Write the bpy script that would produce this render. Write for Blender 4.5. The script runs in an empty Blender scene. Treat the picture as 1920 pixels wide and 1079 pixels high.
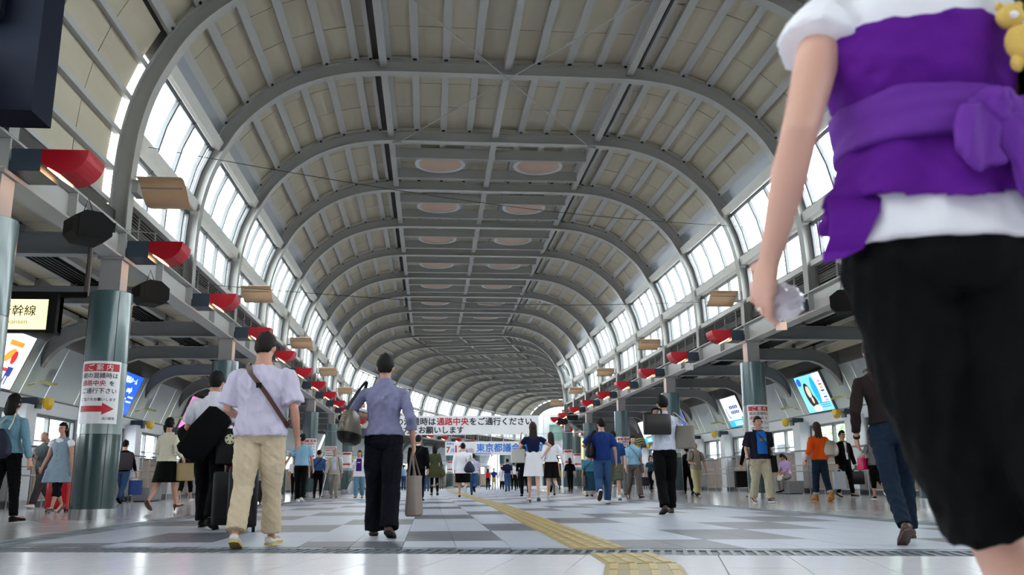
import bpy, bmesh, math, random
import numpy as np
from mathutils import Vector, Matrix, Quaternion
random.seed(7)
SC = bpy.context.scene
COL = SC.collection

# ------------------------------------------------------------------ camera
def make_camera():
    pitch, yaw, roll, h, f = .2198, .0948, -.0103, .478, 1633.2
    cy, sy, cp, sp = math.cos(yaw), math.sin(yaw), math.cos(pitch), math.sin(pitch)
    F = Vector((sy*cp, cy*cp, sp)); R = Vector((cy, -sy, 0)); U = R.cross(F)
    cr, sr = math.cos(roll), math.sin(roll)
    R, U = R*cr + U*sr, U*cr - R*sr
    cd = bpy.data.cameras.new('camera'); cam = bpy.data.objects.new('camera', cd); COL.objects.link(cam)
    m = Matrix((R, U, -F)).transposed().to_4x4(); m.translation = (0, 0, h)
    cam.matrix_world = m
    cd.sensor_width = 36; cd.lens = f/1920*36; cd.clip_start = .05; cd.clip_end = 800
    cd.dof.use_dof = True; cd.dof.focus_distance = 11; cd.dof.aperture_fstop = 4.0
    SC.camera = cam
make_camera()

# ------------------------------------------------------------------ sky, exposure
SC.view_settings.view_transform = 'Standard'; SC.view_settings.look = 'None'
SC.view_settings.gamma = 1; SC.view_settings.use_curve_mapping = False
SC.view_settings.exposure = 0.72
SKY = 9.0
world = bpy.data.worlds.new('overcast_sky'); SC.world = world; world.use_nodes = True
bg = world.node_tree.nodes['Background']
bg.inputs[0].default_value = (.93, .97, 1.0, 1); bg.inputs[1].default_value = SKY

# ------------------------------------------------------------------ materials
def S(r, g, b):
    return tuple(((c/255)/12.92 if c/255 <= .04045 else ((c/255+.055)/1.055)**2.4) for c in (r, g, b))
_m = {}
def mat(name, rgb, rough=.6, metal=0., var=.08, scale=6., bump=0., emit=0., coat=0., spec=.5, stretch=None, bscale=None):
    if name in _m: return _m[name]
    m = bpy.data.materials.new(name); m.use_nodes = True; nt = m.node_tree; N = nt.nodes; L = nt.links
    p = N['Principled BSDF']; c = S(*rgb)
    p.inputs['Roughness'].default_value = rough; p.inputs['Metallic'].default_value = metal
    p.inputs['Specular IOR Level'].default_value = spec
    if coat: p.inputs['Coat Weight'].default_value = coat; p.inputs['Coat Roughness'].default_value = .08
    tc = N.new('ShaderNodeTexCoord'); mp = N.new('ShaderNodeMapping'); L.new(tc.outputs['Object'], mp.inputs[0])
    if stretch: mp.inputs['Scale'].default_value = stretch
    nz = N.new('ShaderNodeTexNoise'); nz.inputs['Scale'].default_value = scale; nz.inputs['Detail'].default_value = 4
    L.new(mp.outputs[0], nz.inputs['Vector'])
    mx = N.new('ShaderNodeMix'); mx.data_type = 'RGBA'
    L.new(nz.outputs['Fac'], mx.inputs[0])
    mx.inputs[6].default_value = tuple(min(1, x*(1-var)) for x in c)+(1,)
    mx.inputs[7].default_value = tuple(min(1, x*(1+var)) for x in c)+(1,)
    L.new(mx.outputs[2], p.inputs['Base Color'])
    if bump:
        n2 = N.new('ShaderNodeTexNoise'); n2.inputs['Scale'].default_value = bscale or scale*3; n2.inputs['Detail'].default_value = 3
        L.new(mp.outputs[0], n2.inputs['Vector'])
        b = N.new('ShaderNodeBump'); b.inputs['Strength'].default_value = bump; b.inputs['Distance'].default_value = .02
        L.new(n2.outputs['Fac'], b.inputs['Height']); L.new(b.outputs[0], p.inputs['Normal'])
    if emit:
        p.inputs['Emission Color'].default_value = c+(1,); p.inputs['Emission Strength'].default_value = emit
    _m[name] = m; return m
def plaid(name, c1, c2, scale, rough=.85):
    m = mat(name, c1, rough); nt = m.node_tree; N = nt.nodes; L = nt.links
    p = N['Principled BSDF']; ck = N.new('ShaderNodeTexWave'); ck.bands_direction = 'X'; ck.inputs['Scale'].default_value = scale
    ck2 = N.new('ShaderNodeTexWave'); ck2.bands_direction = 'Z'; ck2.inputs['Scale'].default_value = scale
    tc = N.new('ShaderNodeTexCoord'); L.new(tc.outputs['Object'], ck.inputs[0]); L.new(tc.outputs['Object'], ck2.inputs[0])
    mu = N.new('ShaderNodeMath'); mu.operation = 'MULTIPLY'; L.new(ck.outputs['Fac'], mu.inputs[0]); L.new(ck2.outputs['Fac'], mu.inputs[1])
    mx = N.new('ShaderNodeMix'); mx.data_type = 'RGBA'; L.new(mu.outputs[0], mx.inputs[0])
    mx.inputs[6].default_value = S(*c1)+(1,); mx.inputs[7].default_value = S(*c2)+(1,); L.new(mx.outputs[2], p.inputs['Base Color'])
    return m
def glass_mat(name, tint, refl=.07):
    m = bpy.data.materials.new(name); m.use_nodes = True; N = m.node_tree.nodes; L = m.node_tree.links
    N.remove(N['Principled BSDF']); o = N['Material Output']
    t = N.new('ShaderNodeBsdfTransparent'); t.inputs[0].default_value = tint+(1,)
    g = N.new('ShaderNodeBsdfGlossy'); g.inputs['Roughness'].default_value = .03
    x = N.new('ShaderNodeMixShader'); x.inputs[0].default_value = refl
    L.new(t.outputs[0], x.inputs[1]); L.new(g.outputs[0], x.inputs[2]); L.new(x.outputs[0], o.inputs[0])
    _m[name] = m; return m
GLASS = glass_mat('window_glass', (.93, .96, .96))
PLASTIC_CLEAR = glass_mat('clear_film', (.8, .82, .85), .35)
PAINT = mat('grey_steel_paint', (166, 165, 161), .33, var=.05, scale=2)
PAINT2 = mat('aisle_beam_paint', (134, 136, 139), .45, var=.05, scale=2)
PURL = mat('purlin_paint', (172, 171, 168), .5, var=.05, scale=2)
ROOFP = mat('roof_panel_beige', (184, 175, 154), .7, var=.12, scale=1.2, stretch=(3, .4, 3), bump=.15)
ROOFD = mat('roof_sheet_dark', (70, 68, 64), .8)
METALP = mat('brushed_panel', (150, 154, 160), .35, metal=.5)
FRAME = mat('window_frame_aluminium', (92, 94, 96), .4, metal=.4)
DARK = mat('dark_bracket', (28, 27, 27), .6)
LOUV = mat('louver_slat_grey', (96, 93, 88), .6)
FASC = mat('fascia_offwhite', (200, 198, 192), .5)
WALLP = mat('wall_panel_blue_grey', (176, 184, 188), .4, var=.03)
WALLW = mat('wall_white', (196, 198, 202), .5, var=.04)
BEIGE = mat('low_wall_beige', (150, 134, 120), .6, var=.05)
BASED = mat('plinth_dark', (40, 42, 46), .4)
STEEL = mat('stainless_steel', (190, 190, 192), .22, metal=1, var=.04, scale=20)
RAILM = mat('rail_steel', (160, 160, 164), .3, metal=.9)
TEAL = mat('column_teal', (78, 102, 106), .25, var=.05, coat=.35, scale=3)
TEALD = mat('column_dark_teal', (50, 72, 75), .22, var=.08, coat=.6, scale=5)
COLG = mat('column_pale_band', (140, 152, 150), .25, var=.04, coat=.4)
POSTM = mat('post_paint', (150, 146, 146), .5, var=.05)
TREAD = mat('lamp_red', (168, 10, 30), .4, var=.04, spec=.3)
BLUEG = mat('lamp_box_blue_grey', (48, 62, 76), .45)
GLOW = mat('lamp_glow', (255, 190, 130), .5, emit=14)
TAN = mat('reflector_tan_sheet', (216, 182, 142), .35, var=.15, scale=3)
YEL = mat('uplight_yellow', (214, 172, 20), .3, coat=.4)
YGLOW = mat('uplight_glow', (255, 240, 120), .5, emit=9)
YCARD = mat('reflector_pale', (216, 214, 130), .4)
BLACK = mat('matt_black', (10, 10, 11), .7, spec=.2)
WHITE = mat('print_white', (235, 233, 236), .5, var=.02)
REDI = mat('print_red', (190, 26, 40), .5, var=.02)
INK = mat('print_ink', (30, 26, 40), .5, var=.02)
T_NEAR = mat('tile_near_pale', (226, 223, 230), .2, var=.04, scale=9, spec=.6)
T_POL = mat('tile_polished_pale', (206, 206, 211), .13, var=.04, scale=7, spec=.7)
T_LT = mat('tile_field_light', (180, 184, 198), .33, var=.04, scale=7)
T_DK = mat('tile_field_dark', (98, 98, 108), .35, var=.06, scale=7)
T_MB = mat('mosaic_blue_grey', (132, 146, 158), .4, var=.1, scale=10)
T_MD = mat('mosaic_dark', (84, 92, 100), .4, var=.1, scale=10)
T_Y = mat('tactile_yellow', (160, 140, 92), .4, var=.1, scale=9)
T_Y2 = mat('tactile_ridge', (184, 160, 102), .4, var=.1, scale=9)
JOINT = mat('floor_joint', (62, 60, 66), .8)
GRATE = mat('grate_dark', (66, 70, 78), .4, metal=.6)
SKIN = mat('skin', (192, 140, 118), .5, var=.05, scale=14)
HAIRB = mat('hair_black', (14, 11, 12), .6, spec=.18, var=.2, scale=30, bump=.4, bscale=80, stretch=(4, 4, .6))
HAIRBR = mat('hair_brown', (44, 26, 20), .55, spec=.25, var=.2, scale=30, bump=.4, bscale=80, stretch=(4, 4, .6))
HAIRG = mat('hair_grey', (140, 134, 128), .5, var=.2, scale=30)

# ------------------------------------------------------------------ mesh helpers
class M:
    def __init__(s): s.v = []; s.f = []
    def poly(s, idx): s.f.append(tuple(idx))
    def add(s, vs, fs):
        o = len(s.v); s.v += [tuple(v) for v in vs]; s.f += [tuple(i+o for i in f) for f in fs]; return s
    def box(s, x0, x1, y0, y1, z0, z1, xf=None):
        P = [(x, y, z) for z in (z0, z1) for y in (y0, y1) for x in (x0, x1)]
        if xf: P = [xf(*p) for p in P]
        return s.add(P, [(0, 2, 3, 1), (4, 5, 7, 6), (0, 1, 5, 4), (2, 6, 7, 3), (0, 4, 6, 2), (1, 3, 7, 5)])
    def loft(s, rings, caps=True, closed=True):
        n = len(rings[0]); vs = [p for r in rings for p in r]; fs = []
        for i in range(len(rings)-1):
            for j in range(n if closed else n-1):
                a = i*n+j; b = i*n+(j+1) % n; fs.append((a, b, b+n, a+n))
        if caps and closed:
            fs.append(tuple(range(n-1, -1, -1))); fs.append(tuple(range((len(rings)-1)*n, len(rings)*n)))
        return s.add(vs, fs)
    def prism(s, poly, dz0, dz1):   # poly: [(x,y)] -> vertical prism
        return s.loft([[(x, y, dz0) for x, y in poly], [(x, y, dz1) for x, y in poly]])
    def tube(s, pts, r, n=8, ry=None, up=None, caps=True):
        pts = [Vector(p) for p in pts]; rs = r if isinstance(r, (list, tuple)) else [r]*len(pts)
        rings = []; prev = None
        for i, p in enumerate(pts):
            d = (pts[min(i+1, len(pts)-1)]-pts[max(i-1, 0)]).normalized()
            if prev is None:
                a = Vector(up) if up else (Vector((0, 0, 1)) if abs(d.z) < .9 else Vector((0, 1, 0)))
                x = d.cross(a).normalized()
            else: x = (prev-d*prev.dot(d)).normalized()
            prev = x; y = d.cross(x)
            ra = rs[i]; rx, r2 = ra if isinstance(ra, tuple) else (ra, ra*(ry or 1))
            rings.append([tuple(p+x*rx*math.cos(t)+y*r2*math.sin(t)) for t in [2*math.pi*j/n for j in range(n)]])
        return s.loft(rings, caps)
    def lathe(s, prof, c=(0, 0, 0), n=16, ax='z'):
        rings = []
        for r, h in prof:
            rings.append([(c[0]+r*math.cos(2*math.pi*j/n), c[1]+r*math.sin(2*math.pi*j/n), c[2]+h) for j in range(n)])
        return s.loft(rings)
    def ell(s, c, rx, ry, rz, n=12, m=8, fn=None):
        rings = []
        for i in range(m+1):
            ph = math.pi*(i+.0)/m; ph = min(max(ph, .03), math.pi-.03)
            rr = []
            for j in range(n):
                t = 2*math.pi*j/n; q = Vector((math.sin(ph)*math.cos(t), math.sin(ph)*math.sin(t), -math.cos(ph)))
                if fn: q = fn(q)
                rr.append((c[0]+q.x*rx, c[1]+q.y*ry, c[2]+q.z*rz))
            rings.append(rr)
        return s.loft(rings)
    def mesh(s, name, m, smooth=False):
        me = bpy.data.meshes.new(name); me.from_pydata(s.v, [], s.f)
        for x in (m if isinstance(m, (list, tuple)) else [m]): me.materials.append(x)
        if smooth:
            me.polygons.foreach_set('use_smooth', [True]*len(me.polygons)); me.update()
            if smooth != 'all': me.set_sharp_from_angle(angle=.7)
        me.update(); return me
    def obj(s, name, m, parent=None, smooth=False, kind=None, xf=None):
        if xf: s.v = [tuple(xf(*v)) for v in s.v]
        return link(name, s.mesh(name, m, smooth), parent, kind)
def link(name, me, parent=None, kind=None):
    o = bpy.data.objects.new(name, me); COL.objects.link(o)
    if parent is not None: o.parent = parent
    if kind: o['kind'] = kind
    return o
def tag(o, label, cat, group=None):
    o['label'] = label; o['category'] = cat
    if group: o['group'] = group
    return o
def empty(name, loc=(0, 0, 0), rz=0., label=None, cat=None, group=None, kind=None):
    o = bpy.data.objects.new(name, None); COL.objects.link(o); o.location = loc; o.rotation_euler = (0, 0, rz)
    o.empty_display_size = .1
    if label: tag(o, label, cat, group)
    if kind: o['kind'] = kind
    return o
KIDS = {}
def copy_tree(o, parent=None, kids=None):
    c = o.copy(); COL.objects.link(c)
    if parent is not None: c.parent = parent
    for ch in [x for x in kids if x.parent == o]: copy_tree(ch, c, kids)
    return c
ORD = ['nearest', 'second', 'third', 'fourth', 'fifth', 'sixth', 'seventh', 'eighth', 'ninth', 'tenth', 'eleventh', 'twelfth', 'thirteenth',
       'fourteenth', 'fifteenth', 'sixteenth', 'seventeenth', 'eighteenth', 'nineteenth', 'twentieth', 'twenty-first', 'twenty-second', 'twenty-third', 'twenty-fourth', 'twenty-fifth']
def text_mesh(body, size, m, name='lettering', parent=None, xf=None, align='LEFT', bold=0., spacing=1.):
    c = bpy.data.curves.new('txt', 'FONT'); c.body = body; c.size = size; c.align_x = align; c.space_character = spacing
    c.resolution_u = 2
    o = bpy.data.objects.new('txt', c); COL.objects.link(o); TEXTS.append((o, m, name, parent, xf, bold)); return o
TEXTS = []

# ------------------------------------------------------------------ hall frames (the hall runs straight, then bends 13 degrees to the right)
K0, K1 = -9, 22
BAY = 3.96; CX = 1.66; Y0 = 13.93
FR = {}
for k in range(K0, 11): FR[k] = (Vector((CX, Y0+BAY*k, 0)), 0.)
b0 = FR[10][0].copy(); FR[10] = (b0, math.radians(6.5)); A13 = math.radians(13)
_p = b0.copy()
for k in range(11, K1+8):
    _a = math.radians(min(13+1.1*(k-11), 25)); _p = _p+Vector((math.sin(_a), math.cos(_a), 0))*BAY; FR[k] = (_p.copy(), _a)
AEND = FR[K1][1]
def fr(k, u, z):
    i = min(max(math.floor(k), K0), K1+6); t = k-i
    def P(j):
        o, a = FR[j]; return o+Vector((math.cos(a), -math.sin(a), 0))*u
    p = P(i) if t < 1e-9 else P(i)*(1-t)+P(i+1)*t
    return (p.x, p.y, z)
def kxy(x, y, z=0): return fr((y-Y0)/BAY, x-CX, z)
def heading(k):
    i = min(max(int(round(k)), K0), K1+7); return FR[i][1]

# flange profile of a rib, half, base -> crown, and its mirrored full line
HP = [(6.5, 4.45), (6.5, 5.0), (6.48, 5.6), (6.42, 6.2), (6.28, 6.8), (6.05, 7.35), (5.7, 7.95), (5.15, 8.5), (4.5, 8.92), (3.65, 9.2), (2.75, 9.3), (1.3, 9.31), (0, 9.31)]
def catmull(P, n=4):
    out = []; Q = [P[0]]+P+[P[-1]]
    for i in range(1, len(Q)-2):
        for j in range(n):
            t = j/n; a, b, c, d = [np.array(q, float) for q in Q[i-1:i+3]]
            out.append(tuple(.5*((2*b)+(-a+c)*t+(2*a-5*b+4*c-d)*t*t+(-a+3*b-3*c+d)*t**3)))
    out.append(tuple(P[-1])); return out
FULL = [(-u, z) for u, z in HP]+[(u, z) for u, z in HP[::-1][1:]]
PRO = catmull(FULL, 4)
NORM = []
for i in range(len(PRO)):
    a = np.array(PRO[max(i-1, 0)]); b = np.array(PRO[min(i+1, len(PRO)-1)]); d = b-a; d /= np.linalg.norm(d); NORM.append((-d[1], d[0]))
def off(i, o):   # i float index along profile
    j = min(int(i), len(PRO)-2); t = i-j
    p = np.array(PRO[j])*(1-t)+np.array(PRO[j+1])*t; n = np.array(NORM[j])*(1-t)+np.array(NORM[j+1])*t; n /= np.linalg.norm(n)
    return float(p[0]+n[0]*o), float(p[1]+n[1]*o)
def i_at_u(u, o=.3):
    for j in range(len(PRO)-1):
        a = off(j, o)[0]; b = off(j+1, o)[0]
        if (a-u)*(b-u) <= 0 and abs(b-a) > 1e-6 and off(j, o)[1] > 7: return j+(u-a)/(b-a)
def i_at_z(z, side, o=.3):
    rng = range(len(PRO)//2) if side < 0 else range(len(PRO)-2, len(PRO)//2-1, -1)
    for j in rng:
        a = off(j, o)[1]; b = off(j+1, o)[1]
        if (a-z)*(b-z) <= 0 and abs(b-a) > 1e-6: return j+(z-a)/(b-a)
def strip(mm, k, t0, t1, i0, i1, o0, o1, n=2):
    """a curved slab over the bay k, from t0 to t1 along it, between profile indices, between offsets o0..o1"""
    rings = []
    for q in range(n+1):
        i = i0+(i1-i0)*q/n; a = off(i, o0); b = off(i, o1)
        rings.append([fr(k+t0, *a), fr(k+t1, *a), fr(k+t1, *b), fr(k+t0, *b)])
    mm.loft(rings)

# ------------------------------------------------------------------ ceiling: ribs, purlins, roof panels
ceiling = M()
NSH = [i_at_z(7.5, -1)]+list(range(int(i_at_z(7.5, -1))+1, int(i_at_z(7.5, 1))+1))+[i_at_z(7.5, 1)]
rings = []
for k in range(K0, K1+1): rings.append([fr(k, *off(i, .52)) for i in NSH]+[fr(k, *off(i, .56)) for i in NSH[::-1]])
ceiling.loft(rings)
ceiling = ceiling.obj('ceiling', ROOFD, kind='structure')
def sweep_I(k, dk, pts, ww=.012, fw=.12, ft=.018, hweb=.3, topf=.1):
    """I-section swept along (bottom point, top point) pairs in the plane of frame k"""
    o, a = FR[k]; fwd = Vector((math.sin(a), math.cos(a), 0)); rings = []
    for (b, t) in pts:
        B = Vector(fr(k, *b)); T = Vector(fr(k, *t)); n = (T-B).normalized()
        r = [B-fwd*fw, B+fwd*fw, B+fwd*fw+n*ft, B+fwd*ww+n*ft, T+fwd*ww-n*ft, T+fwd*topf-n*ft, T+fwd*topf, T-fwd*topf, T-fwd*topf-n*ft, T-fwd*ww-n*ft, B-fwd*ww+n*ft, B-fwd*fw+n*ft]
        rings.append([tuple(x) for x in r])
    return rings
for k in range(K0, K1+1):
    m = M(); pts = [(off(i, 0), off(i, .3)) for i in range(len(PRO))]
    if k == K1: pts = [(off(i, -.5), off(i, .3)) for i in range(len(PRO))]
    m.loft(sweep_I(k, 0, pts)); m.obj('roof_rib', PAINT, ceiling)
PU = [.69, 1.38, 2.07, 2.66, 3.04, 3.36, 3.98, 4.57, 5.12, 5.62, 6.04]
npl = 0; stuffp = M(); brk = M(); pstuff = M(); npan = 0; slot = M()
def order(rng): return sorted(rng, key=lambda k: abs(k-.5))
for k in order(range(K0, K1)):
    tw = .12/BAY
    def purlin(u, w, o0, o1):
        i = i_at_u(u); c = off(i, .3); 
        e = .5*w/ max(.05, math.hypot(off(i+.5, .3)[0]-off(i-.5, .3)[0], off(i+.5, .3)[1]-off(i-.5, .3)[1]))
        mm = M(); strip(mm, k, tw*.2, 1-tw*.2, i-e, i+e, o0, o1, 1); return mm
    for u in PU:
        for s in (-1, 1):
            w = .09 if abs(u-3.04) < .01 else .165
            mm = purlin(s*u, w, .3, .42)
            if -3 <= k <= 8 and npl < 270: mm.obj('purlin', PURL, ceiling); npl += 1
            else: stuffp.add(mm.v, mm.f)
            if -2 <= k <= 8:
                i = i_at_u(s*u); e = .3
                strip(brk, k, tw*.9, tw*1.3, i-e*.38, i+e*.38, .27, .43, 1); strip(brk, k, 1-tw*1.3, 1-tw*.9, i-e*.38, i+e*.38, .27, .43, 1)
    for u in (-2.77, 0, 2.77):
        mm = purlin(u, .16, .13, .42)
        if -3 <= k <= 12: mm.obj('main_purlin', PURL, ceiling)
        else: stuffp.add(mm.v, mm.f)
    # roof panels, three along each strip between purlins
    ed = sorted(set([-x for x in PU]+PU+[0, 2.77, -2.77]))
    ed = [x for x in ed if abs(abs(x)-2.66) > .01]
    for a, b in zip(ed[:-1], ed[1:]):
        if abs(abs(a)-3.04) < .01 and abs(abs(b)-2.77) < .01 or abs(abs(b)-3.04) < .01 and abs(abs(a)-2.77) < .01:
            strip(slot, k, 0, 1, i_at_u(a), i_at_u(b), .46, .47, 1); continue
        for q in range(3):
            mm = M(); strip(mm, k, q/3+.003, (q+1)/3-.003, i_at_u(a)+.02, i_at_u(b)-.02, .425+.006*random.random(), .45, 1)
            if -1 <= k <= 6 and npan < 300: mm.obj('roof_panel', ROOFP, ceiling); npan += 1
            else: pstuff.add(mm.v, mm.f)
stuffp.obj('far_purlins', PURL, ceiling, kind='stuff'); brk.obj('purlin_brackets', DARK, ceiling, kind='stuff')
pstuff.obj('far_roof_panels', ROOFP, ceiling, kind='stuff'); slot.obj('roof_slot', mat('slot_brown_grey', (92, 88, 80), .8), ceiling)

# clerestory: windows, fascias, louvers
wn = 0
def member(k, t0, t1, ia, ib, o0, o1, mt, name, par, n=2):
    mm = M(); strip(mm, k, t0, t1, ia, ib, o0, o1, n); return mm.obj(name, mt, par)
MUL = [.1, .367, .633, .9]
for k in order(range(K0, K1)):
    for s in (-1, 1):
        near = -1 <= k <= 7
        if k == -1 and s < 0:   # this bay is closed with roof panels down to the louvers; daylight shows in the gap at the arch
            zz = [7.86, 7.3, 6.72, 6.12, 5.5, 4.95]
            for a_, b_ in zip(zz[:-1], zz[1:]):
                for q in range(3):
                    mm = M(); strip(mm, k, q*.965/3+.003, (q+1)*.965/3-.003, i_at_z(a_, s)-.02, i_at_z(b_, s)+.02, .41, .44, 1); mm.obj('roof_panel', ROOFP, ceiling)
                mm = M(); i_ = i_at_z(b_, s); e_ = .27 if b_ > 6.5 else .25
                strip(mm, k, .02, .985, i_-e_, i_+e_, .3, .41, 1); mm.obj('purlin', PURL, ceiling)
            mm = M(); strip(mm, k, 0, .962, i_at_u(-6.0), i_at_z(4.9, s), .46, .47, 8); mm.obj('light_seal_sheet', ROOFD, ceiling)  # sheet added behind the panels to stop daylight leaking through their joints
            mm = M(); strip(mm, k, 0, 1, i_at_z(4.9, s), i_at_z(4.5, s), .36, .38, 1); mm.obj('louver_frame', LOUV, ceiling)
            continue
        Z = lambda z: i_at_z(z, s)
        strip(M0 := M(), k, .0, 1., i_at_u(s*6.06), Z(7.62), .3, .34, 3); M0.obj('curved_metal_panel', METALP, ceiling)
        M0 = M(); strip(M0, k, .02, .98, Z(7.64), Z(7.46), .1, .34, 1); strip(M0, k, .02, .98, Z(6.28), Z(6.06), .08, .34, 1); strip(M0, k, .02, .98, Z(5.14), Z(5.02), .1, .34, 1)
        M0.obj('clerestory_fascia', FASC, ceiling)
        wn += 1
        for (za, zb, row) in ((7.44, 6.32, 'u'), (6.02, 5.18, 'l')):
            mm = M()
            strip(mm, k, .02, .98, Z(za), Z(za-.07), .23, .3, 1); strip(mm, k, .02, .98, Z(zb+.05), Z(zb), .23, .3, 1)
            for t in MUL: strip(mm, k, t-.009, t+.009, Z(za), Z(zb), .22, .3, 2)
            for t in (.025, .975): strip(mm, k, t-.008, t+.008, Z(za), Z(zb), .2, .3, 2)
            if row == 'u':
                wo = mm.obj('window_%d' % wn, FRAME, kind='structure')
                fr0 = wo
            else: mm.obj('frame', FRAME, fr0)
            tt = [.03]+MUL+[.97]
            if near:
                for a, b in zip(tt[:-1], tt[1:]): member(k, a+.008, b-.008, Z(za-.05), Z(zb+.05), .245, .255, GLASS, 'pane', fr0)
            else:
                mm = M()
                for a, b in zip(tt[:-1], tt[1:]): strip(mm, k, a+.008, b-.008, Z(za-.05), Z(zb+.05), .245, .255, 2)
                mm.obj('pane', GLASS, fr0)
        # louver panels
        lv = M(); bk = M(); strip(bk, k, .02, .98, Z(5.02), Z(4.5), .36, .38, 1)
        for t in (.03, .27, .5, .73, .97): strip(bk, k, t-.01, t+.01, Z(5.02), Z(4.5), .2, .36, 1)
        nz = 9 if near else 5
        for q in range(nz):
            z = 4.54+.46*q/(nz-1); strip(lv, k, .03, .97, Z(z), Z(z+.012), .2, .3, 1)
        b_ = bk.obj('louver_frame', LOUV, ceiling); lo = lv.obj('louver_slats', LOUV, b_, kind='stuff')

# flat grid with round ceiling lights
for k in range(2, 12):
    for s in (-1, 1):
        a, b = (s*.09, s*2.68)
        for t in (.30, .71):
            mm = M()
            for (w, z0, z1) in ((.015, 9.3, 9.62), (.07, 9.3, 9.32)):
                mm.box(min(a, b), max(a, b), t-w/BAY, t+w/BAY, z0, z1, xf=lambda x, y, z, k=k: fr(k+y, x, z))
            mm.obj('cross_beam', PAINT, ceiling)
        cx = s*1.42-.02
        lt = empty('round_ceiling_light', fr(k+.5, cx, 9.5), -heading(k), 'round flat light in the %s vault grid bay, %s side' % (ORD[k-2], 'left' if s < 0 else 'right'), 'ceiling light', 'round ceiling lights')
        r = .72
        mm = M(); rings = []
        for rr, z in ((r, 0), (r, -.06), (r-.11, -.06), (r-.11, 0)): rings.append([(rr*math.cos(2*math.pi*j/40), rr*math.sin(2*math.pi*j/40), z) for j in range(40)])
        mm.loft(rings+[rings[0]], caps=False); mm.obj('ring', WALLW, lt)
        mm = M().lathe([(r-.1, -.02), (r-.1, -.035), (r*.5, -.055), (.02, -.06)], n=40); mm.obj('diffuser', mat('diffuser_pinkish', (190, 160, 140), .5), lt)

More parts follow.
